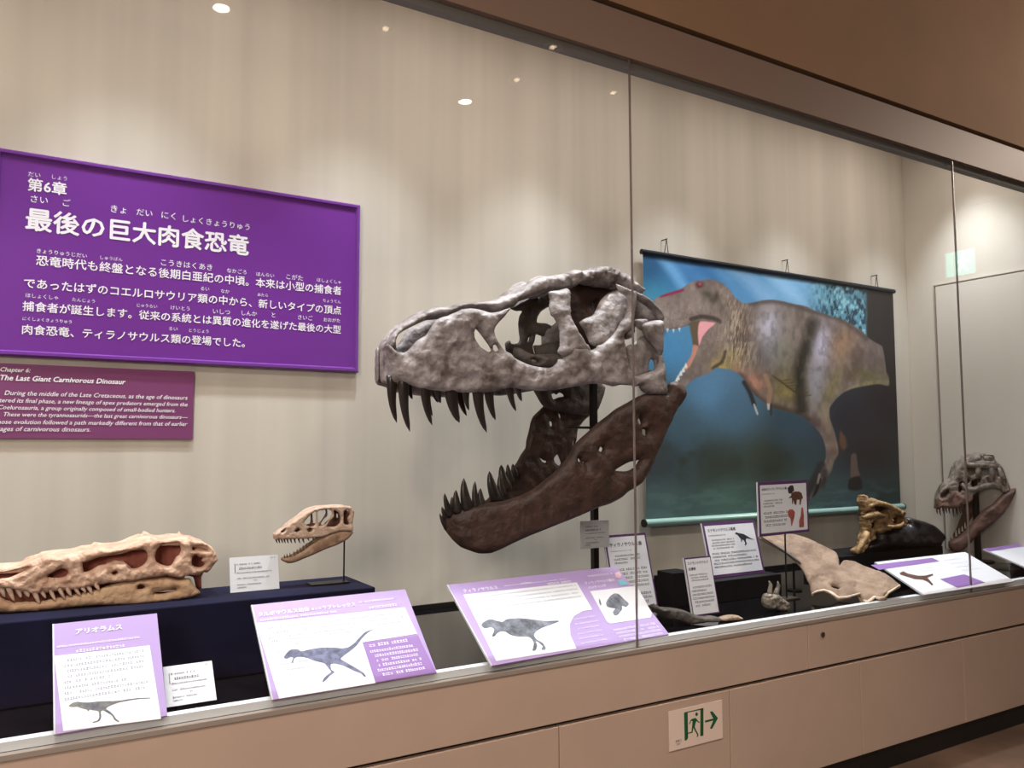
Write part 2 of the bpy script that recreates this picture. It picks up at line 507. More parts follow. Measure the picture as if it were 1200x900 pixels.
def rows(mb, fr, a0, a1, b0, b1, n, seed=1, fill=0.55, c=0.0014, mi=0, short=True):
    """n rows of tiny illegible print between b1 (top) and b0"""
    rs = random.Random(seed); p = (b1-b0)/n; hgt = p*fill
    for i in range(n):
        b = b1-p*(i+1)+p*0.2; a = a0+rs.choice([0, 0, hgt])
        end = a1-(rs.random()*0.5*(a1-a0) if short and (i == n-1 or rs.random() < 0.25) else rs.random()*0.04*(a1-a0))
        while a < end-hgt*0.7:
            wd = hgt*rs.uniform(0.55, 0.95)
            if rs.random() > 0.07:
                k = rs.uniform(0.7, 1.0)*hgt
                quad(mb, fr, a, a+wd*0.85, b, b+k*0.24, c, mi)
                quad(mb, fr, a, a+wd*0.85, b+k*0.62, b+k*0.86, c, mi)
                if rs.random() < 0.7: quad(mb, fr, a+wd*0.3, a+wd*0.52, b, b+k, c, mi)
            a += wd*1.12


# ------------------------------------------------------------------ the room
YG = -1.0            # glass plane
ZD = 0.76            # deck level
XE = 5.38            # right end wall of the case


def slab(name, *b, m, bev=0):
    return MB().box(*b).build(name, m, kind='structure')


slab('floor', -4.2, 10.2, -7.2, 0.2, -0.1, 0.0, m=M['floor'])
slab('ceiling', -4.2, 10.2, -7.2, YG+0.02, 4.5, 4.6, m=M['ceiling'])
slab('wall_back', -2.5, XE+0.1, 0.0, 0.1, 0.0, 3.8, m=M['wall'])
slab('wall_rear', -4.2, 10.2, -7.2, -7.1, 0.0, 4.5, m=M['room'])
slab('wall_left', -4.2, -4.1, -7.1, 0.1, 0.0, 4.5, m=M['room'])
slab('wall_right', 10.1, 10.2, -7.1, 0.1, 0.0, 4.5, m=M['room'])
slab('wall_front', -4.1, 10.1, YG-0.01, YG+0.09, 3.264, 4.5, m=M['soffit'])
slab('wall_front_right', XE+0.25, 10.1, YG-0.01, YG+0.09, 0.0, 3.262, m=M['soffit'])
slab('wall_front_left', -4.1, -2.55, YG-0.01, YG+0.09, 0.0, 3.262, m=M['soffit'])
slab('ceiling_case', -2.5, XE+0.1, -0.93, 0.0, 3.8, 3.86, m=M['casewhite'])
slab('baseboard_back', -2.4, XE-0.001, -0.012, -0.001, ZD+0.001, ZD+0.022, m=M['kick'])


# ------------------------------------------------------------------ the built-in display case
case = thing('display_case', 'long built-in taupe laminate display case base with black deck under the tall glass', 'display case', (1.5, -0.5, 0))
seams = [-2.5, 2.981, XE+0.22]
for a, b in zip(seams, seams[1:]):
    MB().box(a+0.002, b-0.002, YG-0.012, YG+0.015, 0.530, 0.722).build('fascia_panel', M['fascia'], case, bevel=0.002)
lows = [-2.5, -1.682, -0.846, -0.01, 0.826, 1.662, 2.498, 3.331, 4.154, 4.98, XE+0.22]
for a, b in zip(lows, lows[1:]):
    MB().box(a+0.002, b-0.002, YG-0.012, YG+0.015, 0.102, 0.516).build('base_panel', M['fascia'], case, bevel=0.002)
MB().box(-2.5, XE+0.2, YG+0.016, YG+0.04, 0.0, 0.74).build('carcass', M['gap'], case)
MB().box(-2.5, XE+0.22, YG+0.0, YG+0.015, 0.0, 0.1).build('toe_kick', M['kick'], case)
MB().box(-2.41, XE-0.001, YG+0.042, -0.001, 0.70, ZD).build('deck', M['deck'], case)
MB().box(-2.41, XE-0.001, YG+0.007, YG+0.040, 0.7405, ZD+0.004).build('sill', M['sill'], case)
MB().box(-2.5, XE+0.22, YG-0.016, YG+0.006, 0.7225, 0.7395).build('glass_channel', M['channel'], case, bevel=0.002)
panes = [-2.41, -0.216, 2.03, 4.276, XE+0.2]
for i, (a, b) in enumerate(zip(panes, panes[1:])):
    MB().box(a+0.0025, b-0.0025, YG-0.005, YG+0.005, 0.7405, 3.052).build('window_%d' % (i+1), M['glass'], kind='structure')
for i, x in enumerate(panes[1:-1]):
    MB().box(x-0.0018, x+0.0018, YG-0.005, YG+0.005, 0.7405, 3.052).build('trim_%d' % (i+1), M['seam'], kind='structure')
MB().box(-2.5, XE+0.22, YG-0.012, YG+0.014, 3.0525, 3.236).build('trim_4', M['header'], kind='structure')
MB().box(-2.5, XE+0.22, YG+0.016, YG+0.05, 3.020, 3.258).build('trim_5', M['headback'], kind='structure')
MB().box(XE, XE+0.08, YG+0.045, YG+0.1, ZD+0.001, 3.255).box(XE, XE+0.08, YG+0.1, -0.001, ZD+0.001, 3.795).build('wall_case_right', M['wall'], kind='structure')
MB().box(-2.5, -2.42, YG+0.045, YG+0.1, ZD+0.001, 3.255).box(-2.5, -2.42, YG+0.1, -0.001, ZD+0.001, 3.795).build('wall_case_left', M['wall'], kind='structure')
dr = MB().box(XE-0.012, XE-0.001, -0.90, -0.22, ZD+0.05, 2.60).build('door_1', M['wall'], kind='structure')
MB().box(XE-0.014, XE-0.001, -0.213, -0.207, ZD+0.05, 2.612).box(XE-0.014, XE-0.001, -0.93, -0.207, 2.606, 2.612).build('trim_6', M['channel'], kind='structure')
MB().tube([(3.077, YG-0.018, 0.668), (3.077, YG-0.0125, 0.668)], 0.011, 16).build('lock', M['steel'], case)

# evacuation plate stuck on the base
fr = Frame((2.170, YG-0.0135, 0.336), (1, 0, 0), (0, 0, 1), 0.282, 0.1485)
sg = thing('exit_sign', 'white evacuation plate with green running figure and right arrow on the case base', 'sign', (2.31, YG-0.013, 0.336))
MB().obox(fr.o, fr.u, fr.v, fr.n, 0, fr.w, 0, fr.h, -0.001, 0.002).build('plate', M['signwhite'], sg)
b = MB()
E_ = lambda x, y: (x, y)


def pl(pts, mi=0): poly(b, fr, pts, 0.0024, mi)


def crop(pts): return [(770+x*0.0889, 810+y*0.0889) for x, y in pts]


pl(crop([(350, 287), (398, 280), (404, 612), (385, 645), (358, 648)]))
pl(crop([(566, 235), (606, 222), (606, 582), (563, 592)]))
pl(crop([(350, 290), (352, 278), (606, 218), (606, 236)]))
b2 = catmull([(515, 275), (536, 300), (515, 330), (496, 303)], 8)
pl(crop(b2))
pl(crop([(440, 372), (470, 358), (505, 350), (522, 372), (548, 402), (560, 400), (560, 412), (540, 412), (512, 390), (500, 430), (492, 470), (515, 520), (540, 565), (538, 590), (520, 605),
         (518, 596), (524, 572), (492, 520), (474, 480), (462, 545), (400, 560), (382, 580), (375, 574), (396, 548), (448, 532), (455, 470), (462, 395), (446, 388), (424, 435), (415, 428)]))
b.build('running_figure', M['green'], sg, label='green running figure in a doorway')
b = MB()
pl(crop([(625, 385), (735, 358), (690, 270), (725, 262), (797, 352), (722, 492), (690, 492), (735, 385), (628, 412)]))
b.build('arrow', M['green'], sg, label='green arrow pointing right')
b = MB()
put_text(b, fr, '非常口', 0.030, 0.060, 0.028, 0.0024, 0.0)
put_text(b, fr, 'EXIT', 0.036, 0.056, 0.017, 0.0024, 0.0)
b.build('lettering', M['ink'], sg)

# room downlights and the lit exit sign that the glass mirrors
LP = [(1.05, -4.12, 1, 'bright recessed downlight mirrored in the glass above the purple sign'),
      (3.18, -4.60, 1, 'bright recessed downlight mirrored in the glass above the big skull'),
      (2.12, -3.81, 0, 'faint recessed downlight mirrored high in the glass between the two bright ones'),
      (3.30, -3.42, 0, 'faint recessed downlight mirrored in the glass just below the header'),
      (3.35, -4.02, 0, 'faint recessed downlight mirrored right of the bright one above the skull'),
      (4.18, -3.81, 0, 'faint recessed downlight mirrored beside the first glass joint')]
for x, y, br, lb in LP:
    t = thing('downlight', lb, 'ceiling light', (x, y, 4.5), 'recessed downlights in the room ceiling')
    k = MB(); seg = 24; R0, R1 = 0.055, 0.075
    vs = [(x+r*math.cos(2*math.pi*i/seg), y+r*math.sin(2*math.pi*i/seg), z) for r, z in ((R1, 4.499), (R1, 4.485), (R0, 4.485), (R0, 4.499)) for i in range(seg)]
    fs = [(j*seg+i, j*seg+(i+1) % seg, (j+1)*seg+(i+1) % seg, (j+1)*seg+i) for j in range(3) for i in range(seg)]
    k.add(vs, fs); k.build('trim_ring', M['ring'], t)
    MB().disc_prism((x, y), 0.052 if br else 0.022, 4.490, 4.499).build('lens', M['lens'] if br else M['dimlens'], t)
t = thing('wall_exit_sign', 'small lit green exit sign, mirrored in the glass beside the right-hand joint', 'sign', (10.08, -4.26, 3.65))
MB().box(10.05, 10.099, -4.45, -4.07, 3.64, 3.97).build('housing', M['ring'], t)
MB().box(10.040, 10.0495, -4.44, -4.08, 3.65, 3.96).build('lit_panel', M['exitglow'], t)
kf = Frame((10.039, -4.08, 3.65), (0, -1, 0), (0, 0, 1), 0.36, 0.31)
b = MB()
for q in ([(.13, .22), (.16, .22), (.16, .26), (.13, .26)], [(.12, .12), (.17, .12), (.16, .21), (.13, .21)], [(.12, .12), (.15, .12), (.11, .04), (.08, .04)],
          [(.14, .12), (.17, .12), (.23, .05), (.19, .04)], [(.13, .20), (.13, .17), (.07, .15), (.07, .18)], [(.16, .20), (.16, .17), (.22, .15), (.23, .18)]):
    b.add([kf.at(x, y, 0.001) for x, y in q], [(0, 1, 2, 3)])
b.build('running_figure', M['exitglow_white'], t)

# ------------------------------------------------------------------ purple chapter signs on the wall
Y_S = -0.022
x1s, z0s, z1s = 1.268, 1.832, 2.592
sign = thing('chapter_sign', 'large purple wall sign with white Japanese chapter text', 'sign', (0.58, -0.011, z0s))
x0s = -0.125
MB().box(x0s, x1s, Y_S, -0.001, z0s, z1s).build('board', M['purple'], sign)
fb = MB(); e = 0.022
vs = []
for (i, yy) in ((0.0, Y_S-0.0005), (0.006, Y_S-0.012), (e-0.006, Y_S-0.012), (e, Y_S-0.0005)):
    vs += [(x0s+i, yy, z0s+i), (x1s-i, yy, z0s+i), (x1s-i, yy, z1s-i), (x0s+i, yy, z1s-i)]
fb.add(vs, [(j*4+i, j*4+(i+1) % 4, (j+1)*4+(i+1) % 4, (j+1)*4+i) for j in range(3) for i in range(4)])
fb.build('raised_border', M['purple_edge'], sign)
fr = Frame((x0s, Y_S, z0s), (1, 0, 0), (0, 0, 1), x1s-x0s, z1s-z0s)


def line_px(mb, s, x0, y0, x1, y1, off=0.012, shear=0.0, size=None, mi=0, dz=0.0, frame=None):
    """lettering whose baseline runs from picture point (x0,y0) to (x1,y1)"""
    f = frame or fr
    a0, b0 = f.px(x0, y0); a1, b1 = f.px(x1, y1)
    put_text(mb, f, s, a0, a1, (b0+b1)/2+dz, 0.0016, off, shear, size, mi)


K = 430/1200.0


def zc(x, y): return x*K, 160+y*K


def zl(mb, s, x0, y0, x1, y1, **k):
    a = zc(x0, y0); c = zc(x1, y1); line_px(mb, s, a[0], a[1], c[0], c[1], **k)


b = MB()
zl(b, '第6章', 90, 178, 217, 185, off=0.02)
b.build('chapter_number', M['white_ink'], sign)
b = MB()
zl(b, '最後の巨大肉食恐竜', 84, 302, 812, 380, off=0.025)
b.build('heading_lettering', M['white_ink'], sign)
L4 = [('恐竜時代も終盤となる後期白亜紀の中頃。本来は小型の捕食者', 118, 420, 1116, 515),
      ('であったはずのコエルロサウリア類の中から、新しいタイプの頂点', 78, 495, 1115, 578),
      ('捕食者が誕生します。従来の系統とは異質の進化を遂げた最後の大型', 73, 570, 1114, 640),
      ('肉食恐竜、ティラノサウルス類の登場でした。', 72, 645, 800, 686)]
for s, x0, y0, xx, yy in L4:
    b = MB(); zl(b, s, x0, y0, xx, yy, off=0.013); b.build('body_line', M['white_ink'], sign)
FG = [('だい', 92, 130, 132, 133), ('しょう', 170, 138, 219, 144), ('さい', 100, 214, 156, 219), ('ご', 205, 226, 230, 228), ('きょ', 362, 246, 412, 251), ('だい', 446, 256, 498, 261),
      ('にく', 528, 266, 574, 271), ('しょくきょうりゅう', 598, 279, 816, 304),
      ('きょうりゅうじだい', 120, 382, 284, 394), ('しゅうばん', 328, 400, 400, 408), ('こうきはくあき', 526, 421, 694, 436), ('なかごろ', 742, 444, 806, 450),
      ('ほんらい', 838, 455, 896, 461), ('こがた', 936, 466, 990, 470), ('ほしょくしゃ', 1036, 474, 1115, 482), ('るい', 656, 502, 684, 505), ('なか', 722, 510, 750, 513),
      ('あたら', 842, 521, 876, 525), ('ちょうてん', 1056, 540, 1114, 546), ('ほしょくしゃ', 84, 524, 190, 534), ('たんじょう', 236, 538, 310, 544), ('じゅうらい', 448, 556, 514, 561),
      ('けいとう', 558, 565, 620, 569), ('いしつ', 696, 578, 752, 582), ('しんか', 790, 583, 840, 587), ('と', 888, 590, 900, 591), ('さいご', 974, 597, 1022, 601),
      ('おおがた', 1058, 604, 1112, 608), ('にくしょくきょうりゅう', 74, 600, 234, 611), ('るい', 552, 633, 580, 635), ('とうじょう', 618, 638, 682, 643)]
for s, x0, y0, xx, yy in FG:
    b = MB(); zl(b, s, x0, y0, xx, yy, off=0.0); b.build('reading_aid', M['white_ink'], sign)

z0e, z1e, x1e = 1.535, 1.806, 0.582
esn = thing('english_chapter_sign', 'plum wall sign with white English chapter text under the large purple sign', 'sign', (0.2, -0.008, z0e))
MB().box(-0.20, x1e, -0.012, -0.001, z0e, z1e).build('board', M['maroon'], esn)
fr = Frame((-0.20, -0.012, z0e), (1, 0, 0), (0, 0, 1), x1e+0.2, z1e-z0e)


def ze(x, y): return x*0.2, 410+y*0.2


def el(mb, s, x0, y0, x1, y1, **k):
    a = ze(x0, y0); c = ze(x1, y1); line_px(mb, s, a[0], a[1], c[0], c[1], **k)


b = MB()
el(b, 'Chapter 6:', 2, 126, 178, 132, off=0.025, shear=0.25)
b.build('chapter_number', M['white_ink'], esn)
b = MB()
el(b, 'The Last Giant Carnivorous Dinosaur', 2, 178, 735, 200, off=0.025, shear=0.25)
b.build('heading_lettering', M['white_ink'], esn)
EN = [('During the middle of the Late Cretaceous, as the age of dinosaurs', 26, 264, 1098, 292), ('entered its final phase, a new lineage of apex predators emerged from the', -45, 306, 1098, 331),
      ('Coelurosauria, a group originally composed of small-bodied hunters.', -10, 348, 1026, 366), ('These were the tyrannosaurids—the last great carnivorous dinosaurs—', 22, 390, 1098, 404),
      ('whose evolution followed a path markedly different from that of earlier', -45, 432, 1098, 446), ('images of carnivorous dinosaurs.', -45, 474, 528, 480)]
for s, x0, y0, xx, yy in EN:
    b = MB(); el(b, s, x0, y0, xx, yy, off=0.008, shear=0.25); b.build('body_line', M['white_ink'], esn)
# ------------------------------------------------------------------ the big skull on its pole
YC = -0.48
HW = interp([445, 452, 462, 480, 500, 560, 620, 680, 740, 800], [0.015, 0.045, 0.085, 0.11, 0.13, 0.16, 0.175, 0.20, 0.235, 0.25])
PB = on_z(695, 735, ZD)
PBX = float(on_y(697, 640, YC+0.02)[0])
rex = thing('tyrannosaur_skull', 'huge dark grey-brown tyrannosaur skull with gaping jaws mounted on a black pole', 'dinosaur skull', (PBX, YC+0.02, ZD), 'mounted fossil skulls')
c = MB()
near = ymap(YC, HW)
# snout side, maxilla and cheek bar
inflate(c, [(450, 446), (449.5, 430), (450, 415), (452, 404), (457, 404), (461, 409), (466, 412.5), (474, 413), (480, 409), (489, 399), (499, 393), (505, 384), (511, 376), (516, 372.5), (522, 371.5),
            (529, 368), (537, 365), (541, 362.5), (552, 361.5), (562, 363), (574, 366.5), (584, 365.5), (592, 362.5), (598, 361), (594, 367), (590, 372), (585, 377), (581, 382), (579, 387), (580, 394),
            (584, 402), (590, 409), (598, 416), (605, 421), (618, 427), (630, 430), (645, 431), (653, 425), (656, 412), (660, 405), (668, 404), (680, 404), (690, 409), (697, 412), (700, 405), (706, 403), (715, 396), (723, 386), (727, 378),
            (732, 372), (738, 365), (741, 372), (741, 384), (732, 392), (731, 399), (734, 414), (737, 430), (741, 438), (745, 446), (751, 451), (745, 452), (727, 451), (718, 453), (707, 450), (695, 449.5), (680, 452), (662, 455),
            (640, 458), (625, 457.5), (612, 456), (600, 454.5), (590, 456), (578, 459), (565, 460.5), (545, 460), (520, 458.5), (495, 455.5), (478, 450), (465, 448), (455, 447)],
        [[(557, 385), (562, 390), (568, 398), (573, 405), (575.5, 411), (572, 412.5), (563, 407), (557, 398), (555, 391)],
         [(577.5, 405), (581, 404), (584, 408), (583, 411.5), (579, 411.5), (577.5, 409)],
         [(652, 414), (656, 409.5), (661, 411), (663, 415), (660, 420), (654, 421), (651.5, 418)]],
        near, (0, -1, 0), 0.024, 11, h=2.6, rel=0.010, rfreq=26, mirror=YC)
# nasal bar from the snout tip to the brow
NAS = interp([445, 452, 470, 510, 560, 620, 665], [0.02, 0.03, 0.042, 0.05, 0.055, 0.07, 0.085])
inflate(c, [(450, 410), (452, 401), (456, 395), (462, 389), (471, 380), (481, 374), (490, 368), (500, 362.5), (508, 359.5), (515, 359), (524, 359.5), (532, 357), (545, 355), (560, 354), (575, 352.5),
            (586, 348), (595, 345.5), (603, 341), (610, 336.5), (616, 333), (621, 328), (626, 325), (633, 323), (639, 324), (648, 323), (662, 321), (667, 327), (666, 338), (655, 341.5), (647, 343.5), (638, 342.5),
            (628, 346), (618, 350), (607, 354), (600, 361), (590, 363.5), (580, 366.5), (570, 365), (562, 362.5), (552, 361.5), (541, 362.5), (535, 366), (526, 370), (515, 371), (505, 372.5), (498, 375.5), (490, 379),
            (480, 384), (472, 388), (468, 391), (464, 396), (462, 403), (463, 410), (464, 412), (458, 412)],
        [], ymap(YC, NAS), (0, -1, 0), 0.046, 9, h=2.6, rel=0.008, rfreq=30, mirror=YC)
inflate(c, [(449.5, 420), (451, 408), (455, 400), (461, 402), (465, 411), (472, 414), (474, 430), (472, 448), (462, 449), (451, 446)], [], ymap(YC, 0.02), (0, -1, 0), 0.034, 7, h=2.4, rel=0.005, mirror=YC)
# rugose roof of the braincase
inflate(c, [(662, 322), (668, 317), (680, 318), (690, 315), (700, 312.5), (709, 313), (717, 316), (722, 317.5), (730, 321), (737, 328), (745, 334), (753, 340.5), (752, 345), (744, 343), (733, 343), (722, 341),
            (712, 338), (700, 336), (688, 334), (676, 333), (668, 338), (662, 336)],
        [], ymap(YC, 0.075), (0, -1, 0), 0.06, 9, h=2.4, rel=0.018, rfreq=40, mirror=YC, jag=0.5)
# lacrimal strut in front of the orbit
inflate(c, [(643, 342), (645, 350), (644, 360), (647, 370), (650, 373), (653, 378), (656, 385), (657, 395), (657, 404), (654, 413), (662, 418), (675, 414), (692, 412), (689, 406), (683, 399), (678, 390), (672, 380),
            (668, 370), (668, 355), (668, 342), (664, 338), (655, 340)],
        [], ymap(YC, lambda x, y: HW(x)*(0.7+0.3*min(1, max(0, (y-340)/50)))), (0, -1, 0), 0.03, 9, h=2.4, rel=0.009, rfreq=34, mirror=None)
# postorbital and squamosal, pale wall behind the orbit
inflate(c, [(679, 378), (686, 373), (694, 370), (699, 362), (704, 352), (712, 344), (724, 340), (738, 343), (741, 352), (737, 362), (731, 372), (726, 384), (716, 397), (708, 404.5), (698, 406), (692, 403), (688, 395), (684, 385)],
        [], ymap(YC, lambda x, y: HW(x)*(0.55+0.35*min(1, max(0, (y-340)/60)))), (0, -1, 0), 0.026, 12, h=2.4, rel=0.006, rfreq=30, mirror=YC)
inflate(c, [(722, 333), (734, 338), (744, 343), (744, 356), (742, 376), (741, 394), (733, 398), (729, 388), (732, 372), (736, 358), (734, 347), (726, 342)],
        [], ymap(YC, lambda x, y: HW(x)*0.9), (0, -1, 0), 0.022, 6, h=2.2, rel=0.006, rfreq=30, mirror=YC)
# squamosal arch and occiput
inflate(c, [(738, 339), (746, 343), (753, 346), (760, 351), (767, 357), (772, 363), (776, 370), (777, 378), (773, 375), (767, 366), (758, 358.5), (749, 352), (741, 348)],
        [], ymap(YC, 0.17), (0, -1, 0), 0.026, 4, h=1.8, rel=0.004, mirror=YC)
inflate(c, [(740, 346), (749, 350), (758, 357), (768, 366), (776, 378), (765, 379), (756, 377), (744, 375), (740, 374)],
        [], ymap(YC, 0.06), (0, -1, 0), 0.03, 8, h=2.4, rel=0.004, mirror=YC)
inflate(c, [(743.5, 375), (751, 374), (758, 374.5), (757.5, 381), (752, 387.5), (747, 383.5)], [], ymap(YC, 0.21), (0, -1, 0), 0.018, 5, h=1.8, rel=0.003, mirror=YC)
# quadrate
inflate(c, [(753, 381), (759, 377), (768, 375.5), (776, 377), (776.5, 400), (775.5, 415), (778, 430), (779, 445), (781, 460), (779, 464), (770, 463), (758, 461.5), (751, 457), (750, 452), (741, 452.5), (737, 438), (741, 440),
            (748, 440), (757, 437), (767, 433.5), (772, 425), (771.5, 415), (767, 407), (760, 399), (755, 391)],
        [], ymap(YC, 0.235), (0, -1, 0), 0.03, 8, h=2.4, rel=0.006, mirror=None)
inflate(c, [(733, 407), (742, 402), (752, 394), (757, 394), (764, 402), (771, 411), (774, 425), (768, 435), (756, 439), (745, 442), (738, 438), (734, 420)],
        [[(760.5, 424), (763, 420.5), (766, 424), (767, 431), (765, 434), (761, 434), (759.5, 430)]],
        ymap(YC, 0.20), (0, -1, 0), 0.014, 8, h=2.4, rel=0.004, mirror=None)
c.build('cranium', M['rex'], rex, smooth=True, label='grey-brown cranium with large openings')
# bones of the far side and the palate
c = MB()
far = ymap(YC, lambda x, y: -HW(x+45)*0.75)
inflate(c, [(598, 361), (612, 352), (640, 340), (647, 345), (646, 358), (640, 361), (634, 365), (630, 371), (629, 378), (640, 379), (648, 383), (653, 386), (660, 386), (660, 396), (650, 395), (644, 392), (636, 394),
            (628, 392), (626, 400), (624, 405), (625, 412), (628, 417), (640, 424), (640, 432), (610, 432), (606, 424), (600, 415), (593, 411), (592, 402), (597, 399), (599, 403), (607, 402), (609, 398), (608, 388),
            (607.5, 378), (609, 370), (612, 364.5), (605, 364.5)], [[(618, 400), (620, 394), (620.5, 396), (619, 401)]],
        far, (0, -1, 0), 0.016, 7, h=2.4, rel=0.005)
inflate(c, [(625, 405), (632, 404.5), (640, 402), (648, 400), (658, 399), (660, 412), (653, 422), (640, 430), (628, 426), (627, 414)], [], far, (0, -1, 0), 0.014, 7, h=2.4, rel=0.005)
inflate(c, [(602, 408), (610, 408), (618, 413), (625, 415.5), (640, 415), (650, 415), (660, 420), (660, 430), (640, 432), (620, 430), (610, 426), (604, 420)], [[(621, 423), (625, 421), (630, 424), (627, 426)]],
        ymap(YC, 0.07), (0, -1, 0), 0.03, 8, h=2.4, rel=0.005, mirror=YC)
inflate(c, [(624, 452), (640, 446), (700, 446), (706, 451), (709, 454), (708, 461), (704, 472), (700, 481), (693, 486), (680, 486), (665, 484), (650, 482), (640, 478), (635, 474), (630, 466)],
        [[(646, 462), (649, 461), (652, 462.5), (655, 460), (660, 462), (661, 464.5), (655, 465.5), (648, 468)]],
        ymap(YC, lambda x, y: -0.16), (0, -1, 0), 0.022, 8, h=2.6, rel=0.006)
pal = catmull([(470, 444), (500, 450), (545, 455), (590, 452), (640, 452), (690, 447), (720, 444)], 6, False)
vs = []; nP = len(pal); K7 = 7
for p in pal:
    s = HW(p[0])*0.95
    for k in range(K7):
        q = on_y(p[0], p[1], YC-s); t = k/(K7-1)
        q[1] = YC-s+2*s*t; q[2] += 0.05*math.sin(math.pi*t)
        vs.append(q)
tp = [(q[0], q[1], q[2]+0.02) for q in vs]
fs = [(i*K7+k, i*K7+k+1, (i+1)*K7+k+1, (i+1)*K7+k) for i in range(nP-1) for k in range(K7-1)]
nn = len(vs)
rim = [i*K7 for i in range(nP)]+[(nP-1)*K7+k for k in range(1, K7)]+[i*K7+K7-1 for i in range(nP-2, -1, -1)]+[k for k in range(K7-2, 0, -1)]
c.add(vs+tp, fs+[tuple(i+nn for i in f) for f in fs]+[(a, b, b+nn, a+nn) for a, b in zip(rim, rim[1:]+rim[:1])])
c.build('palate', M['rexfar'], rex, smooth=True, label='dark bones of the palate and far cheek')
c = MB()
# braincase block on the middle line, coloured dark for the orbit's shade
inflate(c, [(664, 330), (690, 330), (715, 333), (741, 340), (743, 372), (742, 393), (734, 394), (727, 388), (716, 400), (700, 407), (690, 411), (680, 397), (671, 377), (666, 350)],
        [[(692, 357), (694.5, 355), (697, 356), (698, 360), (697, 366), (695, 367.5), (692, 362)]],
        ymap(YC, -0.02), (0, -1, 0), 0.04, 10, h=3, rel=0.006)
c.build('braincase', M['rexjaw'], rex, smooth=True, label='braincase inside the skull, dark brown standing in for shade')
# lower jaw: near ramus, far ramus
c = MB()
JN = interp([515, 524, 535, 560, 600, 700, 790, 805], [0.015, 0.035, 0.06, 0.09, 0.13, 0.20, 0.245, 0.245])
inflate(c, [(803, 458), (798, 449), (790, 447), (783, 450), (782, 458), (779, 462), (770, 461.5), (755, 462), (745, 466), (735, 472), (722, 479), (712, 487), (700, 496), (688, 507), (680, 514), (672, 523), (668, 532), (662, 540),
            (655, 548), (648, 555), (640, 561), (632, 568), (622, 575), (612, 580), (600, 584), (590, 587), (575, 589), (560, 591), (545, 594), (535, 597), (524, 604), (520, 611), (521, 620), (530, 632), (540, 641), (550, 645), (561, 648.5), (575, 648),
            (588, 643), (600, 637), (620, 628), (640, 620), (660, 612), (680, 604), (700, 595), (715, 590), (728, 583), (736, 576), (745, 571), (752, 565), (758, 556), (763, 545), (769, 532), (774, 520), (779, 510), (785, 497),
            (792, 482), (799, 472), (803, 465)],
        [[(746, 492), (749, 489.5), (751, 494), (750.5, 498), (747, 495)], [(751, 504), (756, 503), (757, 508), (757, 511.5), (753, 509)], [(701, 527), (704, 523), (706.5, 526), (704, 530)],
         [(720, 551), (730, 545), (738, 541), (745, 540), (749, 538), (747, 543), (743, 548), (735, 552), (726, 552)], [(676, 538.5), (678.5, 536), (680, 540), (678, 543)], [(682, 541.5), (685, 541), (684.5, 543.5)]],
        ymap(YC, JN), (0, -1, 0), 0.032, 14, h=2.8, rel=0.007, rfreq=18)
inflate(c, [(637, 476), (645, 472), (690, 470), (692, 485), (684, 493), (677, 503), (675, 517), (668, 532), (660, 545), (650, 557), (635, 570), (620, 580), (600, 590), (570, 600), (545, 606), (528, 612), (521, 616), (518, 607),
            (521, 597), (530, 592), (545, 589), (560, 588), (570, 586), (576, 579), (583, 570), (590, 562), (600, 550), (606, 541.5), (611, 532), (616, 525), (617, 516), (620, 505), (622, 495), (625, 488), (632, 481)],
        [[(654, 483), (656, 486), (657, 490.5), (655, 489)], [(643.5, 493.5), (646, 494), (647, 498), (645.5, 500.5), (643.5, 497)], [(632, 535.5), (636, 539), (640.5, 540.5), (639, 543), (635, 541)],
         [(649, 537), (653, 532), (655, 536), (657.5, 543), (655, 546), (650, 542)], [(671, 517), (672.3, 517), (672, 522), (670.8, 521)]],
        ymap(YC, lambda x, y: -JN(x+95)*0.86 if x > 560 else -JN(x)*0.7), (0, -1, 0), 0.022, 9, h=2.8, rel=0.008, rfreq=24)
# angled rod of bone at the back of the far ramus
c.tube([on_y(694, 482, YC+0.17), on_y(699, 498, YC+0.1)], 0.004, 8)
jaw = c.build('lower_jaw', M['rexjaw'], rex, smooth=True, label='dark brown lower jaw hanging open')
UT = [((453, 446), (466, 446), (465, 495.5), 1), ((466.5, 447), (480.5, 449), (480.5, 506), 1), ((492, 453), (504, 455), (506.5, 498.5), 1), ((508, 456), (517.5, 457), (516.5, 472.5), 1),
      ((520, 457), (537, 459), (538.5, 495.5), 1), ((542, 459), (550.5, 459), (549.5, 481), 1), ((553, 459), (567, 459), (570.5, 507), 1), ((567, 459), (579, 458), (580.8, 492.5), 1),
      ((586, 454), (590.5, 454), (589.8, 462), 1), ((592, 453), (602, 453), (604.8, 482), 1), ((603.5, 454), (611.5, 455), (611.5, 470.5), 1),
      ((496, 461), (504.5, 461), (507, 487.5), -1), ((534, 462), (543.5, 462), (547, 487.5), -1), ((506, 461), (512, 461), (513.5, 472), -1), ((476, 455), (483, 456), (483.5, 468), -1)]
for a, b_, t, sd in UT:
    s = HW((a[0]+b_[0])/2)*0.93
    if sd < 0: s = -0.10
    tooth('upper_tooth', M['rextooth'], rex, a, b_, t, YC, s, s*0.9, curve=0.10, flat=0.75, root=6)
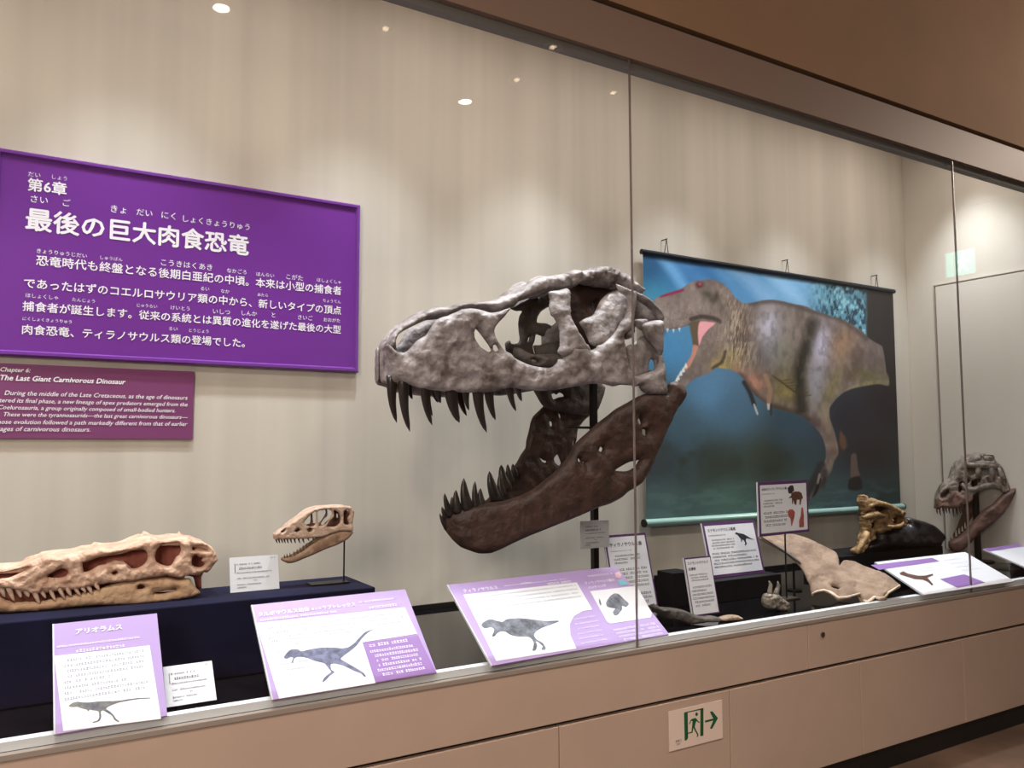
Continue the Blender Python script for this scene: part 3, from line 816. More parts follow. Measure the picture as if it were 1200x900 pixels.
LT = [((519, 613), (524, 618), (515.3, 601.5), 0.03), ((519.5, 604), (526, 607), (517.8, 593.8), 0.03), ((522.5, 601), (531.5, 600), (521, 577.8), 0.05), ((527, 598), (534.5, 598), (529.8, 582), 0.02),
      ((531, 597), (542, 595), (534.3, 574), 0.07), ((540.5, 594), (555, 592), (543.6, 560.3), 0.08), ((553.5, 592), (563, 590), (556.8, 564), 0.09), ((560, 591), (569.5, 589), (563, 572), 0.09),
      ((574, 585), (587, 578), (573.5, 552), -0.09), ((584, 579), (592, 572), (586, 555.2), -0.09), ((587, 573), (598, 564), (587.3, 544.5), -0.10), ((594, 562), (602, 558), (595, 544), -0.10), ((600, 556), (606, 551), (601, 543.5), -0.11)]
for a, b_, t, s in LT:
    tooth('lower_tooth', M['rextooth'], rex, a, b_, t, YC, s, s*1.0, curve=0.09, flat=0.75, root=5)
pp = MB()
pp.box(PBX-0.014, PBX+0.014, YC+0.006, YC+0.034, ZD+0.0006, 1.93)
pp.build('mounting_pole', M['pole'], rex, bevel=0.002, label='square black mounting pole')
pt = on_y(690, 452, YC+0.02)
MB().disc_prism((PBX, YC+0.02), 0.11, ZD+0.0005, ZD+0.008, 32).build('pole_base', M['pole'], rex)
br_ = on_y(676, 501, YC+0.02)
MB().tube([(br_[0]-0.05, YC+0.02, br_[2]), (PBX, YC+0.02, br_[2])], 0.006, 8).build('pole_bracket', M['pole'], rex)
# ------------------------------------------------------------------ plinth and the two skulls on it
YP = -0.68
ZP = float(on_y(440, 688, YP)[2])
XP = float(on_y(440, 688, YP)[0])
MB().box(-1.6, XP, YP, -0.377, ZD+0.0005, ZP).build('plinth', M['navy'], bevel=0.004, label='long dark navy plinth under the two skulls at the left', category='plinth')

YA = -0.46
ali = thing('alioramus_skull', 'long low pinkish-cream fossil skull with closed jaws lying on the navy plinth', 'dinosaur skull', (0.15, YA, ZP))
AH = interp([-75, -40, 0, 80, 160, 220, 256], [0.012, 0.045, 0.065, 0.085, 0.10, 0.105, 0.085])
an = ymap(YA, AH)
c = MB()
inflate(c, [(-75, 690), (-72, 680), (-60, 675), (-40, 671), (-15, 667), (0, 668.5), (5, 669), (15, 667), (25, 664), (33, 659), (47, 655), (50, 653), (65, 651), (80, 650), (90, 649), (100, 646), (112, 645), (115, 642), (125, 643), (140, 642.5),
            (150, 640.5), (160, 636), (171, 632), (175, 632.5), (177, 629), (182, 630), (186, 632.5), (195, 634), (208, 632), (213, 632), (220, 632), (222, 628.5), (225, 632.5), (235, 634), (244, 638), (250, 643), (254, 650), (255.5, 656),
            (252, 660), (246, 668), (242, 671), (238, 670), (233, 674), (222, 674), (212, 677), (205, 676), (195, 674), (185, 676), (175, 677), (165, 679), (155, 681), (140, 682), (125, 683.5), (108, 687), (95, 690), (80, 691.5),
            (65, 693), (50, 695), (35, 695), (25, 693), (15, 690.5), (5, 689.5), (-15, 689), (-40, 691), (-60, 693)],
        [[(-40, 677), (-15, 671.5), (0, 671), (10, 669), (25, 665.5), (34, 665.3), (28, 669), (20, 673), (10, 677), (0, 677.8), (-20, 680), (-38, 681)],
         [(55.5, 675), (60, 671.5), (65, 669), (72, 666), (78, 667.5), (80, 671), (77, 675), (70, 677), (60, 676.8)],
         [(97, 660), (100, 658.5), (115, 653), (125, 651), (140, 647), (150, 645.5), (160, 644.5), (168, 644), (172, 647), (173, 655), (170, 660), (165, 664), (158, 666), (151, 665), (148, 660), (140, 659), (130, 660),
          (125, 661), (115, 663), (105, 669), (98, 670)],
         [(183, 645), (186, 641), (190, 637), (200, 636), (208, 635.5), (211, 639), (212, 645), (210, 650), (206, 653), (203, 659), (200, 662.5), (195, 663), (188, 661), (183, 658), (181.5, 652)],
         [(225, 642), (227, 640), (235, 639), (242, 641), (244, 645), (240, 645), (236, 644), (230, 645), (226, 645)],
         [(226, 652), (229, 650), (234, 653), (238, 653), (236, 657), (240, 660), (237, 664), (230, 664.5), (225, 662), (224.5, 657)],
         [(131, 671), (136, 669), (138, 671), (134, 673.5)]],
        an, (0, -1, 0), 0.017, 6.5, h=1.9, rel=0.006, rfreq=45, mirror=YA, t0=0.002)
# roof of the snout and brow
roof = catmull([(-60, 678), (-15, 669), (25, 666), (50, 657), (90, 651.5), (140, 645), (172, 636), (210, 635), (240, 639), (252, 650)], 5, False)
vs = []
for p in roof:
    sA = AH(p[0])*0.97
    for k in range(7):
        t = k/6; q = on_y(p[0], p[1], YA-sA); q[1] = YA-sA+2*sA*t; q[2] += 0.012*math.sin(math.pi*t); vs.append(q)
n_ = len(roof); tp = [(q[0], q[1], q[2]-0.012) for q in vs]; nn = len(vs)
fs = [(i*7+k, i*7+k+1, (i+1)*7+k+1, (i+1)*7+k) for i in range(n_-1) for k in range(6)]
rim = [i*7 for i in range(n_)]+[(n_-1)*7+k for k in range(1, 7)]+[i*7+6 for i in range(n_-2, -1, -1)]+[k for k in range(5, 0, -1)]
c.add(vs+tp, fs+[tuple(i+nn for i in f) for f in fs]+[(a, b, b+nn, a+nn) for a, b in zip(rim, rim[1:]+rim[:1])])
# struts seen inside the side openings, occiput knobs
c.tube([on_y(*p, YA-0.08) for p in ((125, 662), (134, 660), (142, 661), (149, 666), (156, 670))], [0.006, 0.011, 0.012, 0.01, 0.006], 8)
c.tube([on_y(*p, YA-0.07) for p in ((112, 674), (125, 675), (138, 672))], [0.004, 0.007, 0.004], 8)
c.tube([on_y(*p, YA-0.09) for p in ((224, 648), (232, 645), (240, 648), (246, 655))], [0.008, 0.012, 0.01, 0.008], 8)
c.build('cranium', M['alio'], ali, smooth=True)
c = MB()
inflate(c, [(60, 660), (90, 654), (140, 647), (172, 640), (210, 636), (240, 640), (246, 655), (240, 668), (236, 676), (236, 690), (230, 690), (226, 676), (205, 674), (160, 676), (100, 684), (60, 684)],
        [], ymap(YA, 0.04), (0, -1, 0), 0.012, 8, h=4, rel=0.004)
inflate(c, [(-40, 675), (0, 669), (40, 664), (60, 664), (62, 684), (100, 684), (140, 680), (140, 695), (60, 708), (0, 710), (-50, 706)], [], ymap(YA, 0.01), (0, -1, 0), 0.01, 8, h=4, rel=0.003)
c.build('inner_bone', M['alioin'], ali, smooth=True, label='red-brown inner bone seen through the skull openings')
c = MB()
inflate(c, [(-78, 706), (-60, 700), (-15, 698), (0, 699), (8, 703), (17, 705.5), (30, 705), (45, 705), (60, 702), (75, 699), (90, 696), (104, 693), (118, 689), (135, 684), (150, 682), (170, 679), (195, 676.5), (210, 679), (222, 677.5), (225, 682),
            (230, 689), (235, 694.5), (228, 699), (215, 702), (200, 704.5), (190, 706), (175, 708), (160, 709), (140, 709), (120, 709), (95, 710.5), (80, 712), (60, 714.5), (40, 716.5), (15, 718), (0, 717.5), (-15, 717), (-50, 714), (-72, 711)],
        [[(161, 687), (164, 685), (168, 685.5), (170, 687.5), (167, 690), (162, 690)], [(180, 695), (190, 693), (200, 690.5), (206, 689), (207, 691), (200, 693), (190, 695.5)]],
        ymap(YA, lambda x, y: AH(x)*0.93), (0, -1, 0), 0.018, 8, h=2.2, rel=0.005, rfreq=30, mirror=YA, t0=0.002)
c.rest(ZP+0.0006).build('lower_jaw', M['aliojaw'], ali, smooth=True, label='tan lower jaw with pale fangs along its edge')
for x, l, ln in ((-58, 9, 3), (-50, 11, 4), (-42, 9, 4), (-34, 11, 4), (-26, 10, 5), (-17, 12, 5), (-8, 9, 4), (2, 11, 4), (11, 15, 6), (22, 9, 3), (31, 7, 3), (41, 14, 6), (50, 8, 4), (60, 12, 6), (71, 11, 6), (80, 8, 4), (89, 9, 6), (97, 6, 4), (104, 9, 5), (113, 6, 4)):
    yb = float(np.interp(x, [-60, 5, 40, 60, 80, 108, 125], [691, 689, 694, 693, 691, 687, 683]))
    tooth('upper_tooth', M['aliotooth'], ali, (x-3.2, yb), (x+3.2, yb), (x+ln, yb+l), YA, AH(x)*1.08, AH(x)*1.16, curve=0.06, root=3, seg=8)

# small skull on its rod
YM = -0.515
sm = thing('small_tyrannosaur_skull', 'small pale brown open-jawed skull on a thin black rod on the navy plinth', 'dinosaur skull', on_z(404, 683, ZP))
SH = interp([320, 330, 350, 380, 415], [0.008, 0.016, 0.024, 0.034, 0.042])
snr = ymap(YM, SH)
c = MB()
inflate(c, [(321.7, 625.6), (323.8, 624), (328, 621.5), (333, 618.5), (342, 611.5), (352, 605), (358, 600.5), (365, 596.5), (375, 594), (386.7, 593), (399.7, 592.4), (410, 593), (414, 597.5), (415, 601), (413, 613), (414, 620.6),
            (411, 622.7), (399.7, 622), (395, 623.5), (386.7, 626), (378, 629), (370, 630), (358, 631.4), (346, 631.4), (334.7, 632), (323, 632.5), (321.5, 629)],
        [[(329, 623.2), (333, 620), (335, 619), (334, 622), (331, 624)], [(345, 622), (349, 618.6), (352, 621), (348, 623.5)],
         [(356, 613), (361, 606), (367, 601), (370, 599.5), (369.3, 614.5), (363, 617)], [(372.5, 599.5), (380, 597.5), (387, 597), (389, 602), (386, 608), (381, 614), (373.5, 615.5)],
         [(360, 620.5), (363, 618.5), (366, 620), (364, 623), (361, 623)],
         [(391, 598), (396, 600), (399, 606), (398, 613), (392, 617), (383, 616.5), (386, 610.5), (391, 606)], [(403, 599), (408, 598), (410, 602), (407, 607.5), (409, 614.5), (403, 613.5)]],
        snr, (0, -1, 0), 0.0075, 2.6, h=1.1, rel=0.0015, rfreq=110, mirror=YM, t0=0.001)
rp = catmull([(324, 625), (334, 618.5), (345, 610), (358, 601.5), (375, 595), (400, 593.5), (412, 596)], 3, False)
vs = []
for p in rp:
    sA = SH(p[0])
    for k in range(5):
        t = k/4; q = on_y(p[0], p[1], YM-sA); q[1] = YM-sA+2*sA*t; q[2] += 0.004*math.sin(math.pi*t); vs.append(q)
n_ = len(rp); tp = [(q[0], q[1], q[2]-0.005) for q in vs]; nn = len(vs)
fs = [(i*5+k, i*5+k+1, (i+1)*5+k+1, (i+1)*5+k) for i in range(n_-1) for k in range(4)]
rim = [i*5 for i in range(n_)]+[(n_-1)*5+k for k in range(1, 5)]+[i*5+4 for i in range(n_-2, -1, -1)]+[k for k in range(3, 0, -1)]
c.add(vs+tp, fs+[tuple(i+nn for i in f) for f in fs]+[(a, b, b+nn, a+nn) for a, b in zip(rim, rim[1:]+rim[:1])])
c.build('cranium', M['small'], sm, smooth=True)
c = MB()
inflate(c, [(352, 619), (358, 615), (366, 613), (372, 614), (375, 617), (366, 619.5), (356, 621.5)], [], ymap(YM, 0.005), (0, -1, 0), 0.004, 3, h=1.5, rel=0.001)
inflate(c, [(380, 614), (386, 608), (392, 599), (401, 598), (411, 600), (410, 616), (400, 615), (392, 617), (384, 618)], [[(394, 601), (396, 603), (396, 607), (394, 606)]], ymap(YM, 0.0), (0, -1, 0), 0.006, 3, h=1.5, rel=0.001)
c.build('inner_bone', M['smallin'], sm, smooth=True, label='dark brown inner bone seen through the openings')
c = MB()
inflate(c, [(396, 623), (405, 622), (414, 623.5), (411, 628), (407, 632), (400, 636), (394, 639), (381, 643.7), (373, 647.5), (365, 651), (355, 655), (348, 658), (342, 659.8), (336, 659.8), (331.8, 656.7), (332.5, 654.5), (337, 653.5), (343, 652),
            (353.5, 646.6), (360.7, 641.5), (372, 634), (384, 627.5)], [], ymap(YM, lambda x, y: SH(x)*0.9), (0, -1, 0), 0.007, 4, h=1.3, rel=0.0012, rfreq=90, mirror=YM, t0=0.001)
c.build('lower_jaw', M['smalljaw'], sm, smooth=True, label='brown lower jaw hanging open')
for x in (323.5, 326.5, 330, 333, 336.5, 340.5, 345, 350, 355, 361, 367):
    l = 5.2 if x < 356 else 2.6
    tooth('upper_tooth', M['smalltooth'], sm, (x-1.2, 631), (x+1.2, 631), (x+1.6, 631.5+l), YM, SH(x), None, 0.08, root=1.5, seg=6)
for x, y in ((334, 654.5), (337, 653.5), (340.5, 652.5), (345, 650.5), (349, 648), (352.5, 646), (356, 643.5), (359.5, 641)):
    tooth('lower_tooth', M['smalltooth'], sm, (x-1.1, y), (x+1.1, y-0.6), (x-0.8, y-4.6), YM, SH(x)*0.85, None, 0.08, root=1.5, seg=6)
rb = on_y(403.5, 630, YM)
MB().tube([(rb[0], YM, ZP+0.003), (rb[0], YM, rb[2]+0.02)], 0.0032, 10).build('stand_rod', M['pole'], sm)
q0 = on_z(352, 685, ZP)
MB().box(rb[0]-0.13, rb[0]+0.012, YM-0.035, YM+0.03, ZP+0.0003, ZP+0.005).build('stand_base', M['pole'], sm)


# ------------------------------------------------------------------ printed boards
def board_frame(tl, tr, br, bl, zb, yt):
    """frame of a board whose lower edge stands at height zb and whose upper edge lies at depth yt"""
    B0, B1 = on_z(*bl, zb), on_z(*br, zb)
    if yt is None:      # depth at which the four corners come closest to an upright rectangle facing the glass
        B1 = B1.copy(); ym = (B0[1]+B1[1])/2; B0, B1 = on_y(*bl, ym), on_y(*br, ym); B0[2] = B1[2] = zb
        best = 1e9
        for k in range(80):
            y_ = ym+0.005*k; t0, t1 = on_y(*tl, y_), on_y(*tr, y_)
            e_ = abs((t0[0]+t1[0])-(B0[0]+B1[0]))/2
            if e_ < best: best, yt = e_, y_
    T0, T1 = on_y(*tl, yt), on_y(*tr, yt)
    u = B1-B0; wd = np.linalg.norm(u); v = (T0+T1)/2-(B0+B1)/2
    f = Frame(B0, u, v, wd, np.linalg.norm(v)); return f


def board(name, label, fr, m, cat, group, parent_parts=(), thick=0.006, prop=True, edge=None, feet=ZD):
    t = thing(name, label, cat, fr.at(fr.w/2, 0, -thick), group)
    b = MB(); b.obox(fr.o, fr.u, fr.v, fr.n, 0, fr.w, 0, fr.h, -thick, 0)
    b.build('board', m, t)
    if edge:
        e_ = MB(); e_.obox(fr.o, fr.u, fr.v, fr.n, -0.004, 0, 0, fr.h, -thick-0.001, 0.001); e_.build('clear_edge', edge, t)
    if prop:
        # easel wedge behind
        a0, a1 = fr.w*0.3, fr.w*0.7
        top = fr.at(0, fr.h*0.7, -thick)
        P = [fr.at(a, bb, -thick-0.0005) for a in (a0, a1) for bb in (fr.h*0.12, fr.h*0.7)]
        F = [np.array([P[1][0], P[1][1]+0.02, feet+0.001]), np.array([P[3][0], P[3][1]+0.02, feet+0.001])]
        G = [p+np.array([0, 0.004, 0]) for p in P]
        st = MB()
        st.add([P[1], P[3], F[1], F[0], P[1]+np.array([0, .004, 0]), P[3]+np.array([0, .004, 0]), F[1]+np.array([0, .004, 0]), F[0]+np.array([0, .004, 0])],
               [(0, 1, 2, 3), (7, 6, 5, 4), (0, 4, 5, 1), (1, 5, 6, 2), (2, 6, 7, 3), (3, 7, 4, 0)])
        st.build('easel_back', M['acrylic'], t)
    return t


PG = 'wide purple information panels along the front of the case'
# 1: upright panel at the left
fr = board_frame((52.5, 732), (174, 720.8), (196, 838.5), (65, 860.5), ZD+0.009, -0.80)
tA = board('information_panel', 'upright lilac information panel leaning in front of the long low skull', fr, M['lilac'], 'information panel', PG, edge=M['acrylic'])
cA = lambda x, y: (40+x*230/1200, 710+y*160/835)
b = MB(); poly(b, fr, [cA(122, 308), cA(706, 243), cA(776, 692), cA(178, 768)], 0.0012); b.build('white_field', M['paper'], tA)
b = MB(); line_px(b, 'アリオラムス', *cA(255, 172), *cA(538, 146), off=0.02, frame=fr, dz=0.0); b.build('title_lettering', M['white_ink'], tA)
b = MB(); a0, b0 = fr.px(*cA(140, 248)); a1, b1 = fr.px(*cA(660, 195)); bm_ = (b0+b1)/2
rows(b, fr, a0, a1, bm_-0.004, bm_+0.004, 1, 3, 0.8, c=0.0016, short=False)
a0, b0 = fr.px(*cA(255, 275)); a1, b1 = fr.px(*cA(575, 245)); bm_ = (b0+b1)/2
rows(b, fr, a0, a1, bm_-0.006, bm_+0.006, 1, 4, 0.8, c=0.0016, short=False)
b.build('subtitle_print', M['white_ink'], tA)
b = MB(); a0, b1 = fr.px(*cA(180, 318)); a1, _ = fr.px(*cA(692, 300)); _, b0 = fr.px(*cA(200, 585))
rows(b, fr, a0, a1, b0, b1, 8, 5, 0.5, c=0.0016); b.build('body_print', M['pale_ink'], tA)
b = MB()
poly(b, fr, [cA(*p) for p in [(210, 612), (235, 595), (262, 588), (300, 592), (340, 592), (390, 586), (440, 584), (480, 584), (530, 580), (580, 572), (640, 565), (710, 563), (712, 567), (640, 571), (580, 580), (520, 592), (480, 606), (450, 620),
      (440, 632), (460, 645), (485, 668), (500, 692), (520, 708), (515, 713), (490, 698), (478, 676), (448, 655), (420, 640), (408, 650), (410, 680), (398, 706), (358, 718), (358, 712), (388, 702), (398, 680), (392, 646), (360, 640), (340, 636), (330, 648), (322, 636), (290, 628), (262, 618), (240, 620), (215, 618)]], 0.0018, 0, 1.0)
b.build('dinosaur_picture', M['olive'], tA, label='small running dinosaur picture')

# 2: wide panel in the middle left
fr = board_frame((288, 709), (469, 692), (512, 788), (320, 820), ZD+0.009, -0.76)
tB = board('information_panel', 'wide lilac information panel with running slate-coloured dinosaur, in front of the navy plinth end', fr, M['lilac'], 'information panel', PG, edge=M['acrylic'])
cB = lambda x, y: (260+x/4, 640+y/4)
b = MB(); poly(b, fr, [cB(160, 362), cB(857, 288), cB(915, 412), cB(658, 452), cB(720, 643), cB(268, 716)], 0.0012); b.build('white_field', M['paper'], tB)
b = MB(); poly(b, fr, [cB(660, 455), cB(918, 418), cB(1003, 590), cB(722, 640)], 0.0013); b.build('violet_box', M['lilac_dark'], tB)
b = MB(); line_px(b, 'タルボサウルス幼体', *cB(170, 330), *cB(412, 306), off=0.02, frame=fr)
line_px(b, 'または', *cB(422, 302), *cB(468, 297), off=0.01, frame=fr)
line_px(b, 'ラプトレックス', *cB(474, 298), *cB(626, 280), off=0.02, frame=fr); b.build('title_lettering', M['white_ink'], tB)


def prow(mb, fr, p0, p1, hgt, seed, fill=0.9):
    a0, b0 = fr.px(*p0); a1, b1 = fr.px(*p1); m_ = (b0+b1)/2
    rows(mb, fr, a0, a1, m_-hgt/2, m_+hgt/2, 1, seed, fill, c=0.0017, short=False)


b = MB(); prow(b, fr, cB(635, 266), cB(815, 246), 0.008, 7); prow(b, fr, cB(690, 290), cB(830, 276), 0.012, 8); prow(b, fr, cB(180, 346), cB(545, 310), 0.009, 9); b.build('subtitle_print', M['white_ink'], tB)
b = MB()
for i, (y0, y1, x1) in enumerate(((380, 318, 860), (402, 342, 865), (424, 362, 870), (446, 400, 640))): prow(b, fr, cB(205+6*i, y0), cB(x1, y1), 0.008, 11+i)
for i in range(5): prow(b, fr, cB(245+8*i, 470+28*i), cB(390+8*i, 456+28*i), 0.007, 21+i)
b.build('body_print', M['pale_ink'], tB)
b = MB(); prow(b, fr, cB(690, 468), cB(880, 442), 0.014, 31)
for i in range(6): prow(b, fr, cB(694+9*i, 496+22*i), cB(912+10*i, 466+21*i), 0.011, 32+i)
b.build('box_print', M['white_ink'], tB)
b = MB()
poly(b, fr, [cB(*p) for p in [(290, 522), (305, 500), (325, 486), (350, 484), (372, 494), (400, 488), (440, 480), (480, 476), (520, 476), (560, 480), (590, 476), (620, 456), (645, 428), (670, 405), (710, 390), (680, 410), (655, 436), (632, 466),
      (605, 490), (575, 512), (556, 530), (580, 545), (620, 568), (660, 592), (675, 612), (668, 614), (650, 598), (615, 584), (570, 562), (530, 552), (510, 556), (512, 580), (528, 592), (505, 610), (484, 632), (470, 640), (478, 620), (500, 600),
      (512, 590), (496, 570), (482, 552), (460, 545), (430, 538), (400, 526), (370, 520), (350, 522), (338, 530), (332, 548), (326, 546), (334, 524), (320, 520), (305, 530)]], 0.0018, 0, 1.0)
b.build('dinosaur_picture', M['greyblue'], tB, label='slate-coloured running dinosaur picture')

# 3: widest panel under the big skull
fr = board_frame((530.5, 683), (727, 665), (784, 743), (577, 780), ZD+0.009, -0.70)
tC = board('information_panel', 'widest lilac information panel with grey tyrannosaur, under the big skull', fr, M['lilac'], 'information panel', PG, edge=M['acrylic'])
cC = lambda x, y: (510+x*290/1200, 600+y*190/786)
b = MB(); poly(b, fr, [cC(136, 402), cC(686, 342), cC(762, 474), cC(715, 482), cC(672, 505), cC(652, 545), cC(655, 600), cC(685, 664), cC(296, 724)], 0.0012); b.build('white_field', M['paper'], tC)
b = MB(); poly(b, fr, [cC(750, 385), cC(966, 360), cC(984, 372), cC(1050, 490), cC(1046, 512), cC(850, 542), cC(834, 534)], 0.0012); b.build('white_inset', M['paper'], tC)
b = MB(); line_px(b, 'ティラノサウルス', *cC(140, 392), *cC(305, 372), off=0.02, frame=fr)
line_px(b, 'ティラノサウルス類の', *cC(728, 350), *cC(872, 336), off=0.02, frame=fr); line_px(b, 'ハンティング', *cC(745, 372), *cC(832, 362), off=0.02, frame=fr); b.build('title_lettering', M['white_ink'], tC)
b = MB(); prow(b, fr, cC(415, 350), cC(470, 342), 0.01, 41); prow(b, fr, cC(330, 364), cC(640, 322), 0.006, 42); prow(b, fr, cC(545, 350), cC(660, 338), 0.013, 43); prow(b, fr, cC(740, 312), cC(862, 300), 0.012, 44)
for i in range(4): prow(b, fr, cC(862+14*i, 572+16*i), cC(1078+12*i, 542+16*i), 0.012, 45+i)
for i in range(6): prow(b, fr, cC(672+6*i, 520+24*i), cC(780+10*i, 506+22*i), 0.009, 51+i, 0.6)
b.build('subtitle_print', M['white_ink'], tC)
b = MB()
for i in range(4): prow(b, fr, cC(170+10*i, 414+18*i), cC(690+9*i, 358+19*i), 0.011, 61+i, 0.7)
b.build('body_print', M['pale_ink'], tC)
b = MB()
poly(b, fr, [cC(*p) for p in [(223, 552), (230, 538), (255, 524), (275, 522), (300, 530), (325, 534), (345, 522), (370, 518), (410, 516), (450, 520), (500, 526), (540, 530), (590, 528), (600, 532), (560, 548), (520, 562), (490, 580), (478, 598), (490, 618), (520, 636),
      (536, 660), (530, 670), (514, 668), (520, 652), (500, 634), (488, 628), (494, 650), (486, 672), (470, 674), (476, 650), (476, 632), (462, 612), (440, 606), (400, 606), (365, 598), (340, 582), (318, 580), (300, 590), (285, 606), (274, 604), (282, 586), (285, 570), (270, 560), (240, 566)]], 0.0018, 0, 1.2)
b.build('dinosaur_picture', M['greyprint'], tC, label='grey tyrannosaur picture')
b = MB()
poly(b, fr, [cC(*p) for p in [(828, 440), (845, 412), (868, 396), (890, 400), (915, 424), (938, 446), (925, 462), (905, 456), (905, 474), (885, 500), (868, 502), (860, 486), (872, 470), (850, 466), (832, 460)]], 0.0018, 0, 1.2)
poly(b, fr, [cC(*p) for p in [(792, 420), (800, 428), (806, 452), (800, 456), (794, 440)]], 0.0018)
b.build('skull_picture', M['greyprint'], tC, label='grey hunting-scene picture')
b = MB(); poly(b, fr, [cC(870, 298), cC(890, 290), cC(902, 308), cC(896, 322), cC(876, 318)], 0.0018); b.build('cartoon_head', M['pink'], tC, label='pale pink spot of a tiny drawing')
b = MB(); poly(b, fr, [cC(884, 336), cC(905, 326), cC(935, 346), cC(930, 354), cC(895, 360)], 0.0018); b.build('cartoon_body', M['aqua'], tC, label='aqua spot of a tiny drawing')

# 4: two panels at the right end
fr = board_frame((1021, 661), (1118, 650), (1189, 681), (1083, 697), ZD+0.009, -0.76)
tD = board('information_panel', 'white and violet information panel with small red-brown dinosaur, near the slab bone', fr, M['paper'], 'information panel', PG, edge=M['acrylic'])
cD = lambda x, y: (860+x*340/1200, 540+y*200/706)
b = MB(); poly(b, fr, [cD(566, 432), cD(820, 402), cD(850, 416), cD(600, 452)], 0.0012); b.build('violet_heading', M['lilac_dark'], tD)
b = MB(); poly(b, fr, [cD(852, 490), cD(952, 470), cD(1040, 504), cD(925, 526)], 0.0012); b.build('violet_box', M['lilac_dark'], tD)
b = MB(); poly(b, fr, [cD(*p) for p in [(684, 466), (700, 458), (720, 468), (760, 476), (790, 476), (822, 468), (824, 474), (800, 484), (812, 498), (825, 514), (818, 516), (800, 500), (780, 492), (750, 490), (715, 480), (690, 472)]], 0.0018)
b.build('dinosaur_picture', M['brownprint'], tD, label='small red-brown dinosaur picture')
b = MB()
for i in range(3): prow(b, fr, cD(660+14*i, 452+10*i), cD(820+10*i, 430+10*i), 0.008, 71+i, 0.5)
for i in range(4): prow(b, fr, cD(870+25*i, 414+14*i), cD(940+25*i, 402+14*i), 0.008, 75+i, 0.5)
b.build('body_print', M['pale_ink'], tD)
fr = board_frame((1148, 647), (1183, 641), (1268, 668), (1228, 676), ZD+0.009, -0.72)
tE = board('information_panel', 'plain white information panel cut off by the right edge, beside the grey skull pole', fr, M['paper'], 'information panel', PG, edge=M['acrylic'])
b = MB(); quad(b, fr, 0, fr.w, fr.h*0.9, fr.h); b.build('violet_heading', M['lilac_dark'], tE)

# white label cards
CG = 'small white label cards'


def card(label, tl, tr, br, bl, zb, yt, parts, prop=True, feet=ZD, par=None):
    fr = board_frame(tl, tr, br, bl, zb, yt)
    t = board('label_card', label, fr, M['card'], 'label card', CG, thick=0.002, prop=prop, feet=feet)
    b = MB()
    for i, (a, w_, y, h_) in enumerate(parts):
        rows(b, fr, fr.w*a, fr.w*(a+w_), fr.h*y, fr.h*(y+h_), 1, 80+i, 0.75, c=0.001, short=False)
    quad(b, fr, fr.w*0.10, fr.w*0.112, fr.h*0.55, fr.h*0.82)
    b.build('card_print', M['ink'], t); return t


PR = [(0.14, 0.5, 0.76, 0.06), (0.14, 0.6, 0.62, 0.09), (0.14, 0.75, 0.52, 0.05), (0.14, 0.7, 0.36, 0.05), (0.45, 0.1, 0.28, 0.05), (0.14, 0.5, 0.18, 0.05), (0.14, 0.2, 0.1, 0.05), (0.84, 0.1, 0.9, 0.05)]
card('white label card standing on the navy plinth left of the small skull', (269, 653.5), (325, 650), (327.5, 690), (270, 694.5), ZP+0.002, None, PR, feet=ZP)
card('white label card on the deck right of the upright lilac panel', (186, 782.5), (252.5, 773.5), (254, 820), (195, 829), ZD+0.009, None, PR)
# card hung on the pole of the big skull
fy = YC-0.004
T0, T1, B0, B1 = on_y(681, 611, fy), on_y(713.5, 608, fy), on_y(682, 643.5, fy), on_y(714, 640, fy)
fr = Frame((T0[0], fy, B0[2]), (1, 0, 0), (0, 0, 1), T1[0]-T0[0], T0[2]-B0[2])
t = thing('label_card', 'white label card fixed to the black pole of the big skull', 'label card', fr.at(fr.w/2, 0, 0), CG)
MB().obox(fr.o, fr.u, fr.v, fr.n, 0, fr.w, 0, fr.h, -0.0095, 0).build('board', M['card'], t)
b = MB()
for i, (a, w_, y, h_) in enumerate(PR): rows(b, fr, fr.w*a, fr.w*(a+w_), fr.h*y, fr.h*(y+h_), 1, 90+i, 0.75, c=0.001, short=False)
b.build('card_print', M['ink'], t)

# violet-framed notice boards
NG = 'violet-framed notice boards between the skulls'


def notice(label, tl, tr, br, bl, zb, yt, title, trow, body, margin=0.036, prop=True, feet=ZD, frm=None):
    fr = frm or board_frame(tl, tr, br, bl, zb, yt)
    t = board('notice_board', label, fr, M['violet'], 'notice board', NG, thick=0.005, prop=prop, feet=feet, edge=M['acrylic'])
    b = MB(); e_ = fr.w*margin; quad(b, fr, e_, fr.w-e_, e_, fr.h-e_*1.2, 0.0012); b.build('white_field', M['paper'], t)
    if title:
        b = MB()
        for (s_, a0, a1, bb) in title: put_text(b, fr, s_, fr.w*a0, fr.w*a1, fr.h*bb, 0.0016, 0.015)
        b.build('title_lettering', M['ink'], t)
    b = MB()
    for i, (a0, a1, y0, y1, n) in enumerate(body): rows(b, fr, fr.w*a0, fr.w*a1, fr.h*y0, fr.h*y1, n, 100+i, 0.6, c=0.0016)
    b.build('body_print', M['ink'], t)
    return t, fr


